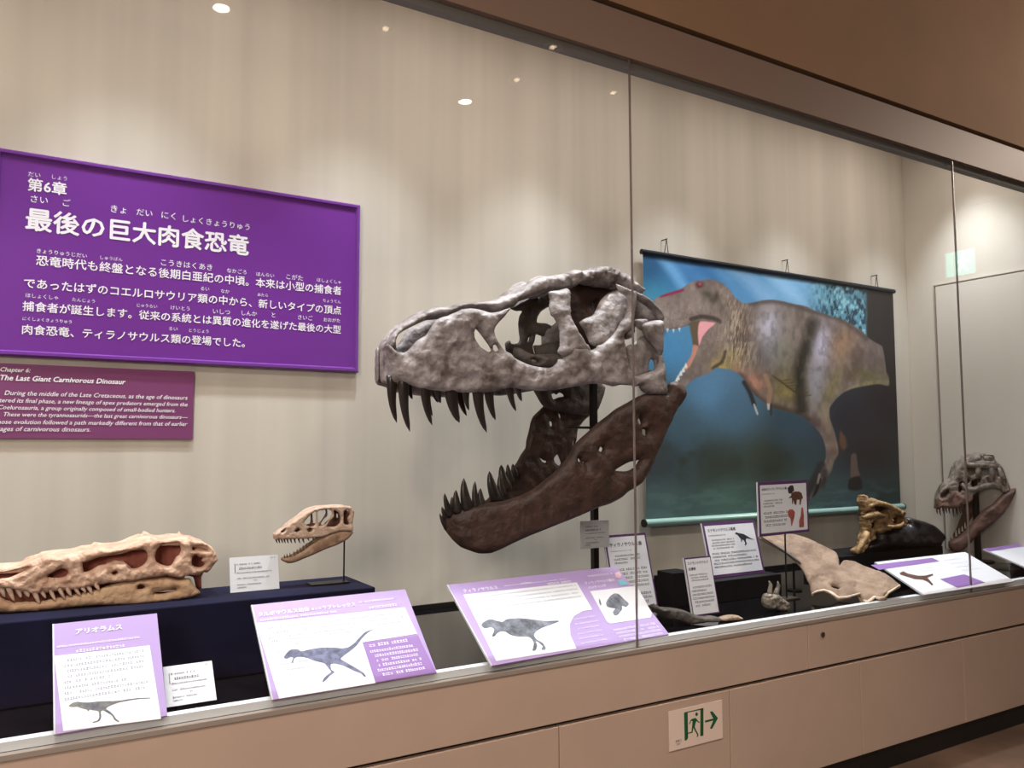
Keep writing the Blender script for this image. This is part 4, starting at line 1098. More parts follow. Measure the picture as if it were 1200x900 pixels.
notice('tall violet-framed notice board leaning behind the widest lilac panel', (706, 628), (757.5, 624), (771.5, 710), (722, 717), ZD+0.009, None,
       [('ティラノサウルス歯', 0.10, 0.86, 0.84)], None, [(0.1, 0.8, 0.77, 0.79, 1), (0.14, 0.8, 0.6, 0.74, 3), (0.12, 0.92, 0.06, 0.56, 9)])
notice('small narrow violet-framed notice board leaning on the tall black block', (800, 653.5), (834, 651.5), (843.5, 719), (812, 722), ZD+0.009, None,
       [('エドモントサウルス', 0.10, 0.86, 0.88), ('皮膚痕', 0.10, 0.36, 0.78)], None, [(0.1, 0.8, 0.58, 0.72, 3), (0.1, 0.92, 0.14, 0.52, 6)])
YB = -0.47
zbB = 0.862
tM, fr = notice('white violet-framed notice board with small dark dinosaur standing on the low black block', (821, 613), (884.5, 609), (896.5, 670.5), (834.5, 678), zbB+0.002, None,
                [('エドモントサウルス尾椎', 0.08, 0.6, 0.83)], None, [(0.08, 0.5, 0.74, 0.78, 1), (0.1, 0.55, 0.5, 0.7, 4), (0.08, 0.94, 0.16, 0.46, 5)], feet=zbB)
cM = lambda x, y: (810+x/10, 600+y/10)
b = MB(); poly(b, fr, [cM(*p) for p in [(510, 250), (525, 238), (545, 246), (570, 250), (610, 258), (650, 280), (690, 305), (740, 325), (690, 318), (650, 308), (636, 320), (640, 345), (650, 370), (635, 390), (622, 386), (632, 365), (615, 335), (595, 322), (590, 350), (582, 352), (580, 318), (560, 296), (540, 270), (515, 260)]], 0.0018)
b.build('dinosaur_picture', M['darkprint'], tM, label='small dark dinosaur picture')
# top notice on its rod
RX, RY = [float(v) for v in on_z(922, 702, ZD)[:2]]
fyN = RY-0.012
P0, P1, P2, P3 = on_y(883.5, 565, fyN), on_y(944, 563, fyN), on_y(948.5, 623, fyN), on_y(890, 629, fyN)
vN = (P0+P1)/2-(P2+P3)/2
frN = Frame(P3, P2-P3, vN, np.linalg.norm(P2-P3), np.linalg.norm(vN))
tN, fr = notice('violet-framed notice board with red and brown pictures raised on a thin rod', None, None, None, None, 0, 0, [('幼体のティラノサウルス類', 0.07, 0.56, 0.84)], None,
                [(0.07, 0.4, 0.76, 0.79, 1), (0.09, 0.5, 0.52, 0.68, 3), (0.09, 0.58, 0.16, 0.46, 4)], prop=False, frm=frN)
cN = lambda x, y: (870+x*90/1012, 555+y*80/900)
b = MB(); poly(b, fr, [cN(*p) for p in [(640, 260), (680, 235), (740, 235), (775, 255), (795, 320), (775, 340), (765, 410), (748, 410), (750, 345), (715, 345), (705, 415), (680, 400), (670, 345), (660, 400), (650, 400), (648, 320), (600, 325), (640, 290)]], 0.0018)
b.build('brown_picture', M['brownprint'], tN, label='brown animal picture')
b = MB(); poly(b, fr, [cN(*p) for p in [(590, 190), (630, 155), (665, 155), (680, 220), (640, 262), (605, 262)]], 0.0017); b.build('dark_picture', M['darkprint'], tN, label='dark head picture')
b = MB(); poly(b, fr, [cN(*p) for p in [(775, 445), (795, 450), (808, 560), (808, 705), (745, 708), (742, 620), (765, 560)]], 0.0018)
poly(b, fr, [cN(*p) for p in [(590, 500), (620, 470), (660, 470), (690, 510), (680, 580), (650, 690), (640, 690), (630, 590), (600, 560)]], 0.0018); b.build('red_picture', M['redprint'], tN, label='red limb pictures')
MB().tube([(RX, RY, ZD+0.006), (RX, RY, float(P3[2])+0.05)], 0.004, 10).build('support_rod', M['pole'], tN)
MB().box(RX-0.05, RX+0.06, RY-0.03, RY+0.03, ZD+0.0005, ZD+0.006).build('rod_base', M['steel'], tN)

# black display blocks
xa, xb = float(on_y(779, 673, -0.58)[0]), float(on_y(802, 671, -0.58)[0])
xa += 0.05
MB().box(xa, xb+0.05, -0.58, -0.47, ZD+0.0005, float(on_y(779, 673, -0.58)[2])).build('display_block', M['black'], bevel=0.002, label='tall narrow black block behind the small narrow notice board', category='display block', group='black display blocks')
MB().box(xb+0.055, 3.30, -0.60, -0.30, ZD+0.0005, zbB).build('display_block', M['black'], bevel=0.002, label='low wide black block under the white notice board with small dark dinosaur', category='display block', group='black display blocks')
YG2 = -0.33
zg2 = float(on_y(1050, 645.5, YG2)[2]); xg0, xg1 = float(on_y(985, 650, YG2)[0]), float(on_y(1105, 643, YG2)[0])
MB().box(xg0, xg1, YG2, -0.06, ZD+0.0005, zg2).build('display_block', M['black'], bevel=0.002, label='wide black block under the golden fossil skull', category='display block', group='black display blocks')
# ------------------------------------------------------------------ hanging banner with a printed tyrannosaur
YBN = -0.04
bx0, bx1, bz0, bz1 = 2.905, 5.158, 1.098, 2.572
ban = thing('hanging_banner', 'wide blue-green printed banner of a roaring tyrannosaur hanging on the back wall', 'banner', ((bx0+bx1)/2, YBN, bz0))
NX, NZ = 470, 310
X, Z = np.meshgrid(np.linspace(bx0, bx1, NX), np.linspace(bz0, bz1, NZ))
Yb = YBN+0.004*np.sin(X*5.1+0.6)*np.clip((bz1-Z)/1.2, 0, 1)
P3 = np.stack([X, Yb, Z], -1).reshape(-1, 3)
pp_ = project(np.stack([X, np.full_like(X, YBN), Z], -1).reshape(-1, 3))      # picture of the print, laid out once on the cloth
px_, py_ = pp_[:, 0], pp_[:, 1]
u_ = (P3[:, 0]-bx0)/(bx1-bx0); v_ = (P3[:, 2]-bz0)/(bz1-bz0)
rsn = np.random.RandomState(4)


def vnoise(x, y, seed):
    r = np.random.RandomState(seed).rand(256, 256)
    xi, yi = np.floor(x).astype(int), np.floor(y).astype(int); fx, fy = x-xi, y-yi
    fx, fy = fx*fx*(3-2*fx), fy*fy*(3-2*fy); g = lambda a, b: r[b % 256, a % 256]
    return (g(xi, yi)*(1-fx)+g(xi+1, yi)*fx)*(1-fy)+(g(xi, yi+1)*(1-fx)+g(xi+1, yi+1)*fx)*fy


def fbm(x, y, seed, o=4): return sum(vnoise(x*2**i, y*2**i, seed+i)*0.5**i for i in range(o))/(2-0.5**(o-1))


IMG = np.zeros((len(P3), 3))
# backdrop colours by anchor points
AN = [((760, 310), (38, 82, 122)), ((800, 310), (66, 118, 172)), ((860, 325), (92, 152, 206)), ((930, 335), (118, 168, 210)), ((985, 345), (92, 150, 172)), ((1010, 375), (96, 156, 180)), ((1040, 360), (42, 38, 38)),
      ((1040, 470), (36, 32, 36)), ((1000, 490), (40, 38, 48)), ((765, 350), (62, 134, 168)), ((785, 410), (72, 138, 188)), ((830, 460), (84, 130, 168)), ((765, 470), (58, 92, 108)), ((800, 500), (66, 92, 108)), ((860, 480), (70, 102, 128)),
      ((930, 500), (58, 78, 92)), ((770, 540), (58, 66, 70)), ((840, 545), (50, 58, 52)), ((900, 540), (52, 58, 48)), ((1020, 530), (40, 36, 38)), ((770, 590), (78, 104, 104)), ((850, 585), (74, 104, 98)), ((930, 590), (70, 96, 96)), ((1030, 580), (42, 58, 58)), ((1000, 590), (66, 88, 94))]
Wt = np.zeros(len(P3))
for (ax, ay), c_ in AN:
    w_ = 1/(((px_-ax)**2+(py_-ay)**2)+260)**1.6
    IMG += w_[:, None]*np.array(c_, float); Wt += w_
IMG /= Wt[:, None]


def blend(mask, col, a=1.0):
    global IMG
    m = np.clip(mask*a, 0, 1)[:, None]; IMG = IMG*(1-m)+np.array(col, float)*m


def pmask(pts, soft=1.0):
    q = catmull(pts, 3); box = (px_ > q[:, 0].min()-8) & (px_ < q[:, 0].max()+8) & (py_ > q[:, 1].min()-8) & (py_ < q[:, 1].max()+8)
    r = np.zeros(len(px_)); s_ = pp_[box]
    d = seg_dist(s_, q); ins = inside(s_, q); d = np.where(ins, d, -d); r[box] = np.clip(d/soft+0.5, 0, 1); return r


def blob(cx, cy, rx, ry, rot=0):
    a = math.radians(rot); dx, dy = px_-cx, py_-cy; x = dx*math.cos(a)+dy*math.sin(a); y = -dx*math.sin(a)+dy*math.cos(a)
    return np.exp(-((x/rx)**2+(y/ry)**2)*1.2)


def stroke(pts, wd, soft=1.0):
    q = catmull(pts, 3, False); d = seg_dist(pp_, q, False); return np.clip((wd-d)/soft+0.5, 0, 1)


blend(stroke([(775, 300), (792, 322), (806, 345)], 6, 8), (120, 176, 222), 0.6)
blend(stroke([(858, 310), (880, 330), (900, 352)], 8, 10), (142, 186, 228), 0.6)
blend(stroke([(900, 318), (925, 340), (940, 356)], 6, 9), (150, 190, 226), 0.5)
blend(stroke([(815, 305), (835, 325), (850, 345)], 6, 10), (40, 90, 150), 0.45)
# foliage at the upper right
fo = np.clip((px_-945)/30, 0, 1)*np.clip((1018-px_)/5, 0, 1)*np.clip((408-py_)/20, 0, 1)
nz_ = fbm(px_/3.0, py_/6.0, 11)
blend(fo*np.clip((nz_-0.52)*12, 0, 1), (34, 52, 70), 0.85)
blend(fo*np.clip((0.40-nz_)*12, 0, 1), (156, 206, 226), 0.8)
blend(np.clip((px_-1014)/3, 0, 1)*np.clip((470-py_)/30, 0, 1), (42, 38, 38), 0.95)
# ground
gr = np.clip((py_-555)/25, 0, 1); blend(gr*np.clip((fbm(px_/16, py_/5, 21)-0.5)*6, 0, 1), (96, 124, 122), 0.35)
blend(np.clip((540-np.abs(py_-540)-505)/30, 0, 1)*np.clip((fbm(px_/20, py_/18, 31)-0.45)*4, 0, 1)*np.clip((960-px_)/60, 0, 1), (44, 50, 40), 0.5)
# far leg
blend(pmask([(984, 505), (990, 512), (992, 524), (988, 528), (983, 520)], 3), (112, 78, 56), 0.8)
blend(pmask([(997, 533), (1003, 532), (1005, 548), (1009, 562), (1008, 572), (997, 572), (996, 560)], 2), (104, 84, 78), 0.9)
blend(pmask([(995, 561), (1008, 558), (1010, 573), (994, 574)], 2), (34, 32, 34), 0.9)
# body
body = [(764, 362), (768, 350), (776, 346), (786, 342), (797, 339), (806, 333), (815, 329), (825, 328), (833, 327), (840, 329), (848, 333), (855, 340), (862, 349), (870, 355), (880, 355), (893, 352), (905, 351), (918, 353), (930, 356),
        (945, 359), (955, 364), (965, 367), (975, 371), (985, 373), (998, 380), (1010, 388), (1018, 396), (1027, 402), (1034, 406), (1037, 420), (1039, 436), (1042, 442), (1042, 452), (1030, 450), (1015, 452), (1000, 455), (988, 460), (979, 468),
        (972, 478), (972, 490), (977, 505), (981, 520), (982, 532), (977, 540), (974, 552), (968, 562), (960, 575), (952, 583), (945, 585), (950, 572), (957, 558), (962, 548), (967, 538), (967, 525), (963, 512), (956, 502), (948, 494), (940, 487),
        (930, 484), (915, 480), (905, 477), (895, 470), (886, 464), (880, 456), (874, 447), (868, 440), (858, 434), (848, 432), (838, 431), (832, 437), (824, 440), (815, 443), (806, 450), (800, 456), (793, 457), (789, 453), (795, 445), (803, 434),
        (809, 422), (812, 410), (812, 395), (810, 382), (803, 382), (795, 385), (786, 386), (778, 385), (778, 391), (774, 392), (768, 382)]
bm_ = pmask(body, 1.4)
tex = fbm(px_/5, py_/9, 41)
bc = np.zeros_like(IMG); bc[:] = (122, 110, 106)
keep = IMG.copy(); IMG = bc
blend(blob(905, 372, 60, 14, 4), (96, 86, 80), 0.7); blend(blob(900, 385, 16, 30, 8), (204, 204, 226), 0.9); blend(blob(922, 385, 12, 26, 5), (160, 148, 148), 0.5)
blend(blob(890, 420, 16, 30), (84, 80, 82), 0.7); blend(blob(908, 415, 10, 26, 6), (136, 140, 146), 0.6); blend(blob(920, 420, 12, 34, 8), (128, 126, 108), 0.7); blend(blob(900, 442, 22, 12), (70, 62, 56), 0.6)
blend(blob(925, 455, 26, 22, 10), (122, 110, 68), 0.85); blend(blob(922, 462, 18, 8), (148, 132, 76), 0.6)
blend(blob(870, 400, 14, 30, -10), (112, 94, 78), 0.6); blend(blob(852, 420, 20, 18), (156, 136, 80), 0.9); blend(blob(842, 428, 10, 6), (190, 166, 84), 0.8)
blend(blob(884, 448, 18, 14, 30), (176, 122, 102), 0.85); blend(blob(866, 435, 8, 8), (170, 116, 92), 0.5)
blend(stroke([(953, 380), (946, 405), (938, 430), (938, 458), (940, 480)], 7, 9), (40, 38, 30), 0.95)
blend(blob(964, 405, 12, 34, 10), (196, 196, 224), 0.95); blend(blob(956, 450, 11, 28, 4), (150, 152, 164), 0.85); blend(blob(988, 400, 16, 32, 14), (150, 116, 88), 0.85)
blend(blob(975, 455, 8, 28, 22), (136, 126, 76), 0.7); blend(blob(975, 380, 22, 10, 16), (110, 100, 102), 0.7)
blend(blob(1020, 420, 22, 18), (104, 92, 92), 0.8); blend(blob(1016, 440, 26, 9, 4), (98, 92, 56), 0.8); blend(blob(1000, 430, 8, 30, 20), (84, 66, 54), 0.6)
blend(stroke([(1040, 448), (1015, 450), (992, 459), (978, 474)], 3, 3), (142, 134, 96), 0.7)
blend(blob(954, 497, 14, 10), (78, 60, 62), 0.8); blend(blob(968, 490, 7, 16, -8), (158, 144, 116), 0.8); blend(blob(972, 515, 7, 22, -12), (128, 108, 96), 0.8); blend(blob(978, 530, 6, 8), (120, 92, 76), 0.8)
blend(blob(962, 565, 16, 22, 30), (62, 58, 58), 0.85); blend(stroke([(964, 548), (958, 562), (966, 560)], 1.8, 2), (168, 156, 146), 0.7); blend(blob(972, 545, 4, 10, 15), (150, 134, 120), 0.6)
blend(blob(800, 362, 30, 14, -14), (146, 132, 128), 0.8); blend(blob(780, 372, 10, 12), (150, 142, 138), 0.6); blend(blob(840, 398, 20, 22), (120, 108, 102), 0.7); blend(blob(826, 418, 10, 18, 30), (106, 96, 92), 0.5)
blend(stroke([(845, 338), (854, 352), (852, 372), (850, 392)], 6, 8), (150, 134, 124), 0.6); blend(stroke([(862, 358), (868, 376), (876, 394)], 5, 7), (86, 72, 66), 0.6); blend(blob(866, 372, 8, 26, -14), (126, 106, 92), 0.6)
blend(np.clip((fbm(px_/2.2, py_/9, 51)-0.5)*6, 0, 1)*(blob(856, 372, 18, 44)), (176, 160, 144), 0.6)
blend(stroke([(850, 412), (846, 424), (836, 431)], 2.0, 2), (48, 38, 34), 0.8)
blend(np.clip((tex-0.5)*5, 0, 1), (84, 74, 70), 0.35); blend(np.clip((0.45-tex)*5, 0, 1), (170, 158, 150), 0.25)
blend(stroke([(775, 347), (790, 343), (800, 340)], 1.6, 1.4), (140, 36, 74), 0.9)
blend(blob(819, 334, 5, 4), (66, 26, 36), 0.9); blend(blob(820, 333, 2, 2), (200, 90, 110), 0.9); blend(blob(829, 345, 9, 5, 30), (66, 64, 50), 0.75); blend(blob(836, 352, 5, 4), (70, 66, 54), 0.7); blend(blob(812, 338, 4, 5, 30), (150, 140, 128), 0.7); blend(blob(840, 346, 3, 7), (52, 44, 42), 0.7)
blend(stroke([(810, 374), (822, 371), (836, 373), (844, 377)], 2.4, 2), (44, 34, 34), 0.85); blend(stroke([(785, 386), (800, 384), (812, 378)], 1.6, 1.6), (80, 70, 66), 0.7)
# fur streaks, scales, ribs of light on the flank
blend(np.clip((vnoise(px_/1.1+py_/7, py_/6, 71)-0.55)*6, 0, 1)*(blob(858, 365, 16, 40)+blob(870, 405, 20, 30)), (190, 174, 156), 0.55)
blend(np.clip((vnoise(px_/1.0+py_/6, py_/7, 72)-0.6)*6, 0, 1)*(blob(862, 370, 18, 44)+blob(868, 410, 20, 30)), (70, 58, 52), 0.6)
blend(np.clip((vnoise(px_/1.3, py_/1.3, 73)-0.55)*6, 0, 1)*(blob(800, 370, 34, 16)+blob(832, 405, 18, 26)), (92, 80, 74), 0.45)
for i in range(7): blend(stroke([(905+4*i, 440+3*i), (915+4*i, 446+3*i), (926+4*i, 445+3*i)], 0.8, 1.2), (64, 54, 34), 0.5)
blend(stroke([(868, 440), (886, 463), (905, 476), (930, 483), (948, 492)], 3.5, 5), (66, 50, 40), 0.7)
blend(stroke([(880, 356), (905, 353), (930, 358), (955, 366), (985, 375), (1015, 396)], 2.5, 4), (70, 62, 62), 0.6)
blend(blob(848, 366, 8, 14, -20), (84, 74, 70), 0.6)
for (x0, y0, x1, y1) in ((955, 560, 944, 582), (961, 562, 953, 583), (966, 560, 962, 580), (958, 548, 950, 566)): blend(stroke([(x0, y0), (x1, y1)], 1.8, 1.6), (34, 32, 34), 0.9)
IMG = keep*(1-bm_[:, None])+IMG*bm_[:, None]
blend(stroke([(962, 545), (955, 560), (944, 583)], 4.5, 3), (48, 46, 48), 0.8); blend(stroke([(966, 552), (964, 570)], 3, 3), (60, 56, 56), 0.7)
blend(stroke([(960, 556), (958, 566)], 1.2, 1.2), (170, 158, 150), 0.7)
blend(pmask([(808, 379), (820, 376), (822, 392), (818, 404), (813, 412), (811, 398)], 2), (92, 76, 58), 0.95)
blend(pmask([(820, 377), (838, 378.5), (830, 386), (823, 395), (819, 405), (817.5, 390)], 1.6), (226, 158, 168), 1)
blend(pmask([(812, 404), (818, 406), (814, 418), (808, 430), (800, 436), (804, 426), (810, 416)], 1.6), (198, 136, 118), 0.9)
for tx, ty in ((794, 443), (797, 438), (800, 434), (803, 429), (792, 447)): blend(pmask([(tx-2.2, ty+3), (tx+0.5, ty-4), (tx+2.5, ty+2)], 1.2), (232, 232, 224), 0.95)
for tx, ty in ((782, 387), (789, 387.5), (796, 386)): blend(pmask([(tx-1.5, ty-2), (tx+1.5, ty-2), (tx+0.3, ty+3)], 1), (222, 220, 214), 0.9)
blend(blob(776, 389, 4, 4), (60, 50, 50), 0.8)
blend(stroke([(872, 448), (879, 460), (884, 474)], 2.4, 2), (30, 28, 30), 0.9); blend(stroke([(884, 474), (888, 485)], 1.2, 1.2), (200, 196, 190), 0.8)
blend(stroke([(897, 440), (903, 456), (901, 474)], 2.6, 2), (150, 122, 100), 0.9); blend(stroke([(901, 474), (901, 479)], 1.3, 1.2), (214, 206, 196), 0.8); blend(stroke([(904, 474), (904, 486)], 0.9, 1), (40, 36, 36), 0.8)
blend(np.clip((301+0.1545*(px_-753)-py_)/3, 0, 1), (34, 52, 82), 0.6)
IMG = np.clip(IMG*(0.97+0.06*fbm(px_/3, py_/3, 61))[:, None], 0, 255)
LIN = np.where(IMG/255 <= 0.04045, IMG/255/12.92, ((IMG/255+0.055)/1.055)**2.4)*1.12
idx = np.arange(NX*NZ).reshape(NZ, NX)
qf = np.stack([idx[:-1, :-1], idx[:-1, 1:], idx[1:, 1:], idx[1:, :-1]], -1).reshape(-1, 4)
me = bpy.data.meshes.new('print')
bkv = P3.copy(); bkv[:, 1] += 0.0012; nn = len(P3)
rim = list(idx[0, :])+list(idx[1:, -1])+list(idx[-1, -2::-1])+list(idx[-2:0, 0])
me.from_pydata([tuple(p) for p in np.vstack([P3, bkv])], [], [tuple(int(i) for i in f) for f in qf]+[tuple(int(i)+nn for i in reversed(f)) for f in qf]+[(int(b), int(a), int(a)+nn, int(b)+nn) for a, b in zip(rim, rim[1:]+rim[:1])])
ca = me.color_attributes.new('print', 'FLOAT_COLOR', 'POINT')
rgba = np.ones((2*nn, 4)); rgba[:nn, :3] = LIN; rgba[nn:, :3] = 0.6
ca.data.foreach_set('color', rgba.ravel())
link('printed_cloth', me, M['banner'], ban, smooth=True)
MB().tube([(bx0-0.012, YBN, bz1+0.006), (bx1+0.012, YBN, bz1+0.006)], 0.015, 16).build('top_rod', M['rod_dark'], ban, smooth=False)
MB().tube([(bx0-0.015, YBN, bz0-0.008), (bx1+0.015, YBN, bz0-0.008)], 0.021, 18).build('bottom_rod', M['rod'], ban, smooth=False)
MB().tube([(bx0-0.024, YBN, bz0-0.008), (bx0-0.0155, YBN, bz0-0.008)], 0.022, 18).tube([(bx1+0.0155, YBN, bz0-0.008), (bx1+0.024, YBN, bz0-0.008)], 0.022, 18).build('rod_end_cap', M['pole'], ban)
for hx in (781, 922, 1026):
    q = on_y(hx, 300, YBN); k = MB()
    k.tube([(q[0]-0.014, YBN, bz1+0.02), (q[0], YBN-0.002, bz1+0.10)], 0.0022, 6); k.tube([(q[0]+0.014, YBN, bz1+0.02), (q[0], YBN-0.002, bz1+0.10)], 0.0022, 6)
    k.tube([(q[0], -0.001, bz1+0.10), (q[0], YBN-0.008, bz1+0.10)], 0.003, 8); k.build('hanging_wire', M['pole'], ban)

# ------------------------------------------------------------------ golden fossil skull in its dark rock
YGS = -0.26
gs = thing('golden_fossil_skull', 'golden-brown fossil skull with openings sunk in a dark polished rock on the far black block', 'fossil skull', on_y(1050, 641, YGS))
cG = lambda x, y: (990+x/9, 570+y/9)
gm = ymap(YGS, 0.05)
c = MB()
inflate(c, [cG(*p) for p in [(90, 705), (95, 660), (150, 630), (165, 570), (185, 500), (200, 440), (185, 380), (175, 300), (180, 220), (162, 160), (170, 100), (190, 84), (215, 100), (245, 130), (290, 120), (320, 140), (400, 160), (450, 180), (500, 200), (560, 240),
                               (605, 280), (600, 320), (625, 380), (600, 420), (540, 440), (470, 430), (440, 465), (400, 470), (370, 500), (330, 490), (300, 470), (285, 500), (270, 560), (230, 600), (200, 640), (175, 690), (130, 712)]],
        [[cG(*p) for p in q] for q in ([(275, 200), (330, 190), (400, 205), (430, 240), (390, 270), (320, 265), (275, 240)], [(470, 340), (500, 315), (550, 310), (575, 345), (560, 385), (500, 395), (470, 370)],
                                       [(195, 270), (235, 265), (250, 300), (220, 345), (195, 320)], [(240, 390), (290, 360), (330, 400), (310, 450), (260, 440)])],
        gm, (0, -1, 0), 0.038, 3.5, h=1.2, rel=0.016, rfreq=34, jag=0.3)
c.tube([on_y(*cG(*p), YGS-0.09) for p in ((260, 210), (330, 180), (430, 190), (520, 235), (590, 285))], [0.010, 0.016, 0.015, 0.016, 0.01], 8)
c.tube([on_y(*cG(*p), YGS-0.09) for p in ((190, 330), (260, 310), (330, 290), (420, 320))], [0.010, 0.018, 0.02, 0.012], 8)
c.tube([on_y(*cG(*p), YGS-0.11) for p in ((235, 480), (205, 560), (160, 650), (125, 700))], [0.016, 0.02, 0.017, 0.012], 8)
c.tube([on_y(*cG(*p), YGS-0.10) for p in ((455, 420), (520, 428), (590, 415), (620, 380))], [0.008, 0.012, 0.012, 0.006], 8)
c.rest(zg2+0.0006).build('skull_bone', M['gold'], gs, smooth=True)
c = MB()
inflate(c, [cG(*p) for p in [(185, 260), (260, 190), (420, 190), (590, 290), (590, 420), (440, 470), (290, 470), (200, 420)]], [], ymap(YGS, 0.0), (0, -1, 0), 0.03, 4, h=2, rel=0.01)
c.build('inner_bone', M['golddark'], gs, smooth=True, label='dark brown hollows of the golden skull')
c = MB()
rk = [(300, 470), (460, 440), (540, 432), (600, 400), (600, 330), (660, 325), (740, 345), (800, 365), (860, 390), (905, 425), (955, 480), (990, 535), (950, 590), (905, 650), (700, 655), (480, 652), (300, 648), (200, 648), (230, 600), (275, 545)]
inflate(c, [cG(*p) for p in rk], [], ymap(YGS, 0.0), (0, -1, 0), 0.09, 8, h=1.8, rel=0.006, rfreq=12)
c.rest(zg2+0.0006).build('rock_matrix', M['matrix'], gs, smooth=True, label='dark polished rock tapering to the right')

# ------------------------------------------------------------------ grey skull on a pole at the right end
YR = -0.46
cR = lambda x, y: (1080+x/6.425, 520+y/6.425)
PR_X = float(on_y(1146.5, 655, YR)[0])
gr_ = thing('grey_tyrannosaur_skull', 'mottled grey tyrannosaur skull with open reddish jaw on a black pole at the right end', 'dinosaur skull', (PR_X, YR, ZD), 'mounted fossil skulls')
RH = interp([1095, 1100, 1110, 1125, 1150, 1190], [0.012, 0.035, 0.055, 0.075, 0.11, 0.13])
AR = math.radians(42)
LR = np.array([-math.sin(AR), -math.cos(AR), 0.0])          # the skull is turned towards the walkway
QR = on_y(1146.5, 600, YR); QR[2] = 0


def rp3(px, py, s_): return on_plane(px, py, QR+LR*s_, LR)


def rmap(sf): return (lambda px, py: rp3(px, py, sf(px, py))) if callable(sf) else (lambda px, py: rp3(px, py, sf))


RM = (QR, LR)
rn = rmap(RH)
c = MB()
inflate(c, [cR(*p) for p in [(108, 480), (106, 450), (112, 420), (125, 385), (150, 345), (190, 310), (235, 280), (262, 235), (280, 180), (320, 135), (360, 115), (385, 90), (450, 82), (540, 84), (555, 125), (600, 165), (625, 215), (640, 265), (662, 320), (672, 355),
                               (640, 365), (600, 365), (585, 325), (540, 315), (480, 330), (420, 365), (385, 395), (380, 430), (330, 455), (290, 470), (240, 490), (190, 485), (150, 480), (120, 495)]],
        [[cR(*p) for p in q] for q in ([(455, 175), (500, 180), (512, 225), (470, 240), (448, 215)], [(345, 180), (400, 190), (405, 225), (360, 240)], [(560, 190), (590, 200), (590, 245), (562, 240)], [(140, 385), (165, 355), (200, 345), (205, 370), (180, 400), (150, 408)], [(285, 305), (300, 285), (315, 300), (310, 340), (290, 365), (275, 350)],
                                       [(340, 265), (356, 252), (362, 285), (345, 295)], [(425, 262), (440, 262), (440, 285), (428, 290)], [(605, 280), (630, 275), (632, 305), (612, 305)],
                                       [(370, 290), (420, 262), (420, 310), (380, 325)], [(490, 255), (520, 255), (520, 285), (495, 285)], [(388, 95), (440, 88), (445, 125), (405, 130)], [(470, 90), (530, 95), (535, 128), (475, 128)])],
        rn, LR, 0.014, 2.6, h=1.0, rel=0.005, rfreq=40, mirror=RM, t0=0.002)
# eye-ring, cheek strut and brow lumps
for pts, rr in (([(300, 300), (330, 340), (400, 350), (470, 318), (540, 305), (600, 335)], 0.018), ([(420, 160), (430, 215), (425, 258)], 0.02), ([(330, 150), (400, 165), (480, 160), (560, 175)], 0.02), ([(520, 170), (535, 230), (520, 290)], 0.02), ([(580, 180), (605, 240), (600, 300)], 0.016)):
    c.tube([rp3(*cR(*p), RH(cR(*p)[0])+0.01) for p in pts], [rr*0.6]+[rr]*(len(pts)-2)+[rr*0.6], 8)
# roof
rp = catmull([cR(*p) for p in [(112, 440), (150, 350), (235, 285), (280, 190), (350, 125), (440, 100), (540, 110), (610, 190), (650, 300)]], 3, False)
vs = []
for p in rp:
    sA = RH(p[0])*0.9
    for k in range(7):
        t = k/6; q = rp3(p[0], p[1], sA)-LR*2*sA*t; q[2] += 0.03*math.sin(math.pi*t); vs.append(q)
n_ = len(rp); tp = [(q[0], q[1], q[2]-0.03) for q in vs]; nn = len(vs)
fs = [(i*7+k, i*7+k+1, (i+1)*7+k+1, (i+1)*7+k) for i in range(n_-1) for k in range(6)]
rim = [i*7 for i in range(n_)]+[(n_-1)*7+k for k in range(1, 7)]+[i*7+6 for i in range(n_-2, -1, -1)]+[k for k in range(5, 0, -1)]
c.add(vs+tp, fs+[tuple(i+nn for i in f) for f in fs]+[(a, b, b+nn, a+nn) for a, b in zip(rim, rim[1:]+rim[:1])])
c.build('cranium', M['grey'], gr_, smooth=True)
c = MB()
inflate(c, [cR(*p) for p in [(108, 480), (106, 450), (112, 420), (132, 400), (150, 412), (185, 405), (215, 375), (240, 345), (275, 360), (300, 380), (345, 375), (385, 395), (380, 430), (330, 455), (290, 470), (240, 490), (190, 485), (150, 480), (120, 495)]], [], rmap(lambda x, y: RH(x)+0.006), LR, 0.014, 3, h=1.0, rel=0.005, rfreq=40)
c.build('maxilla', M['greymax'], gr_, smooth=True, label='reddish-brown tooth-bearing snout bone')
c = MB()
inflate(c, [cR(*p) for p in [(300, 430), (420, 370), (470, 350), (520, 330), (525, 400), (505, 370), (440, 400), (415, 470), (385, 520), (360, 545), (330, 550), (305, 520)]], [[cR(*p) for p in [(388, 420), (400, 415), (402, 480), (392, 485)]]],
        rmap(-0.06), LR, 0.03, 4, h=1.5, rel=0.006)
inflate(c, [cR(*p) for p in [(300, 280), (560, 260), (560, 320), (420, 350), (300, 400)]], [], rmap(0.0), LR, 0.02, 4, h=2, rel=0.004)
c.build('inner_bone', M['greyjaw'], gr_, smooth=True, label='dark reddish inner bones')
c = MB()
inflate(c, [cR(*p) for p in [(708, 330), (700, 375), (675, 430), (640, 490), (590, 550), (540, 595), (480, 640), (430, 680), (380, 735), (330, 785), (290, 812), (262, 820), (225, 805), (202, 770), (205, 735), (240, 715), (290, 690), (330, 650), (350, 630), (385, 590), (430, 535),
                               (470, 490), (530, 455), (580, 405), (620, 370), (665, 345), (695, 322)]], [], rmap(lambda x, y: RH(x-8)), LR, 0.035, 5, h=1.5, rel=0.006, rfreq=14)
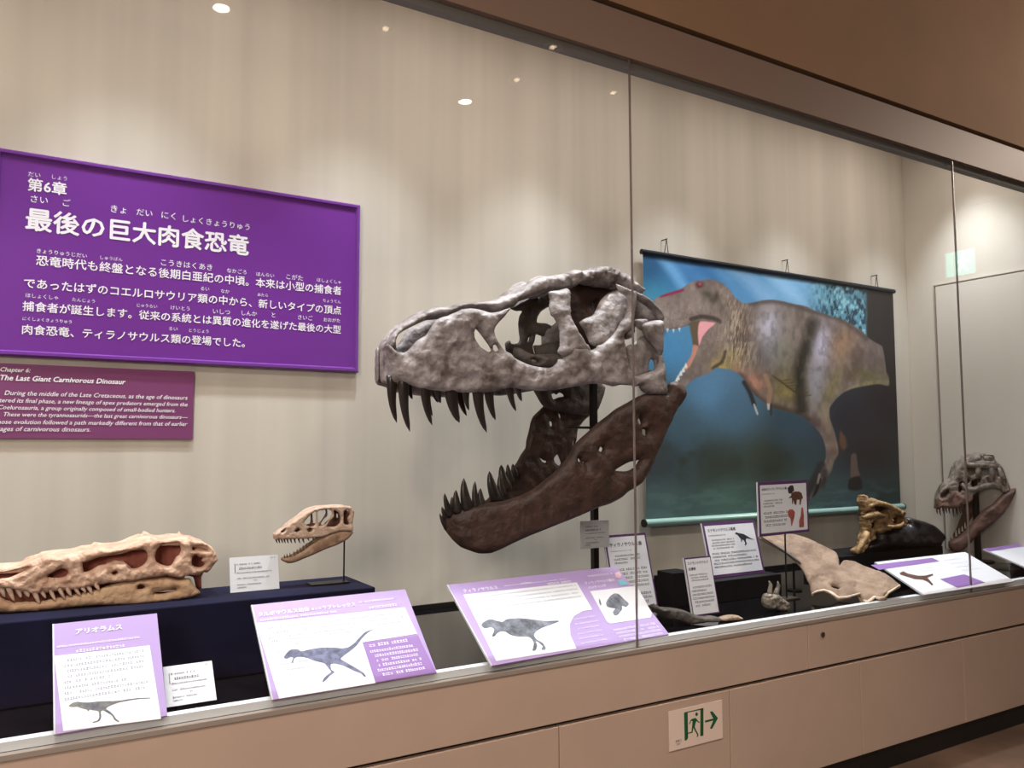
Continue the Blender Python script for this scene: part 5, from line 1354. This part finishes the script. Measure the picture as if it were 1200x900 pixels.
inflate(c, [cR(*p) for p in [(350, 520), (400, 500), (410, 540), (385, 590), (340, 650), (300, 700), (250, 760), (215, 790), (205, 760), (225, 700), (262, 640), (280, 590), (305, 530)]], [[cR(*p) for p in [(375, 560), (400, 535), (402, 575), (350, 630), (340, 615)]]],
        rmap(-0.08), LR, 0.025, 4, h=1.5, rel=0.005)
c.build('lower_jaw', M['greyjaw'], gr_, smooth=True, label='reddish-brown lower jaw hanging open')
for x, l in ((112, 40), (135, 52), (160, 38), (182, 34), (205, 40), (236, 62), (262, 50), (285, 34), (310, 26)):
    y = 478
    tooth('upper_tooth', M['greyjaw'], gr_, cR(x-9, y), cR(x+9, y), cR(x+10, y+14+l), YR, RH(cR(x, 0)[0])*0.9, None, 0.08, root=2, seg=7, mp=rp3)
for x, y, l in ((212, 735, 45), (232, 710, 50), (262, 690, 45), (285, 670, 38), (308, 650, 32), (330, 630, 40)):
    tooth('lower_tooth', M['whitetooth'], gr_, cR(x-8, y), cR(x+8, y-6), cR(x-2, y-l), YR, -0.03, None, 0.08, root=2, seg=7, mp=rp3)
MB().tube([(PR_X, YR, ZD+0.001), (PR_X, YR, float(on_y(1143, 560, YR)[2]))], 0.02, 12).build('mounting_pole', M['pole'], gr_)
MB().disc_prism((PR_X, YR), 0.09, ZD+0.0005, ZD+0.008, 24).build('pole_base', M['pole'], gr_)

# ------------------------------------------------------------------ slab bone, claws, limb bones
cS = lambda x, y: (860+x/3.529, 540+y/3.529)
A_ = on_z(951, 706, ZD); B_ = on_z(1041, 707, ZD); C_ = on_y(895, 631, -0.36)
nS = np.cross(B_-A_, C_-A_); nS /= np.linalg.norm(nS)
if nS[1] > 0: nS = -nS
sm_ = lambda px, py: on_plane(px, py, A_, nS)+nS*0.007*math.sin((px-890)/165*math.pi*1.6)
c = MB()
so = [(106, 322), (130, 316), (240, 308), (300, 325), (345, 345), (420, 380), (434, 410), (436, 436), (450, 418), (480, 416), (560, 440), (620, 462), (645, 478), (690, 515), (640, 545), (636, 572), (580, 565), (555, 590), (535, 582), (520, 556), (470, 574), (430, 580),
      (400, 558), (370, 548), (340, 556), (322, 564), (312, 520), (295, 480), (275, 445), (220, 392), (150, 350)]
inflate(c, [cS(*p) for p in so], [[cS(*p) for p in [(400, 524), (420, 522), (440, 530), (420, 534)]]], sm_, nS, 0.012, 5, h=1.8, rel=0.012, rfreq=16)
sl = c.rest(ZD+0.001, -0.986).build('slab_bone', M['slab'], smooth=True, label='broad flat brown fossil bone with ragged pale lower edge', category='fossil bone')
# pale broken edge
c = MB()
ed = [cS(*p) for p in [(322, 562), (340, 554), (370, 547), (400, 557), (430, 578), (470, 572), (520, 555)]]
c.tube([sm_(*p)+nS*0.012 for p in ed], [0.003, 0.006, 0.006, 0.008, 0.008, 0.006, 0.005], 8)
ed = [cS(*p) for p in [(535, 582), (555, 588), (580, 566), (600, 572), (634, 570), (640, 546), (660, 534), (686, 516)]]
c.tube([sm_(*p)+nS*0.010 for p in ed], [0.004, 0.007, 0.006, 0.007, 0.006, 0.005, 0.005, 0.003], 8)
BASE[sl.name] = Vector(sl.location)
c.rest(ZD+0.001, -0.990).build('broken_edge', M['slabedge'], sl, smooth=True, label='pale broken edge')
c = MB()
c.tube([sm_(*cS(*p))+nS*0.016 for p in [(112, 326), (180, 370), (240, 412), (275, 440)]], [0.004, 0.006, 0.007, 0.004], 8)
c.build('ridge', M['limb'], sl, smooth=True, label='dark ridge along the narrow end')
c = MB()
sp0 = sm_(930, 655)-nS*0.02; c.tube([(sp0[0], sp0[1], ZD+0.001), (sp0[0], sp0[1], sp0[2]-0.01)], 0.006, 8)
c.disc_prism((sp0[0], sp0[1]), 0.04, ZD+0.0005, ZD+0.006); c.build('support_rod', M['pole'], sl)

# claw hand
cK = lambda x, y: (750+x*190/1200, 650+y*100/632)
YK = float(on_z(909, 716, ZD)[1])
c = MB()
inflate(c, [cK(*p) for p in [(925, 300), (940, 285), (975, 290), (1010, 290), (1030, 315), (1060, 330), (1085, 355), (1090, 385), (1070, 415), (1040, 420), (1000, 405), (960, 400), (930, 390), (915, 360), (918, 325)]], [], ymap(YK, 0), (0, -1, 0), 0.024, 4, h=1.0, rel=0.012, rfreq=60)
K0 = c.rest(ZD+0.0006).build('two_clawed_hand', M['claw'], smooth=True, label='small grey fossil hand with two upright claws on the deck before the low black block', category='fossil hand')
BASE[K0.name] = Vector(K0.location)
for pts in ([(958, 300), (962, 260), (968, 225), (955, 196)], [(1002, 300), (1016, 262), (1026, 230), (1018, 198)]):
    c = MB(); c.tube([on_y(*cK(*p), YK) for p in pts], [0.013, 0.011, 0.0085, 0.003], 10); c.build('claw', M['claw'], K0, smooth=True)
# long dark limb bone and a small piece
YL = -0.88
c = MB()
inflate(c, [cK(*p) for p in [(92, 400), (88, 385), (100, 362), (118, 375), (140, 385), (200, 388), (260, 395), (320, 410), (380, 435), (450, 455), (520, 450), (575, 462), (585, 485), (560, 500), (500, 500), (440, 508), (380, 515), (330, 510), (290, 492), (240, 485), (190, 475), (140, 445), (115, 425)]],
        [], lambda x, y: on_y(x, y, float(np.interp(x, [764, 800, 843], [-0.80, -0.86, -0.93]))), (0, -1, 0), 0.028, 4, h=1.2, rel=0.008, rfreq=24)
c.rest(ZD+0.0006).build('limb_bone', M['limb'], smooth=True, label='long dark grey limb bone lying on the deck before the narrow notice board', category='fossil bone')
c = MB()
inflate(c, [cK(*p) for p in [(590, 480), (600, 462), (640, 448), (680, 444), (725, 450), (748, 468), (735, 482), (690, 490), (640, 494), (605, 492)]], [], lambda x, y: on_y(x, y, -0.905), (0, -1, 0), 0.02, 3, h=0.9, rel=0.006, rfreq=50)
c.rest(ZD+0.0006).build('bone_fragment', M['fragment'], smooth=True, label='small buff bone fragment beside the long dark limb bone', category='fossil bone')
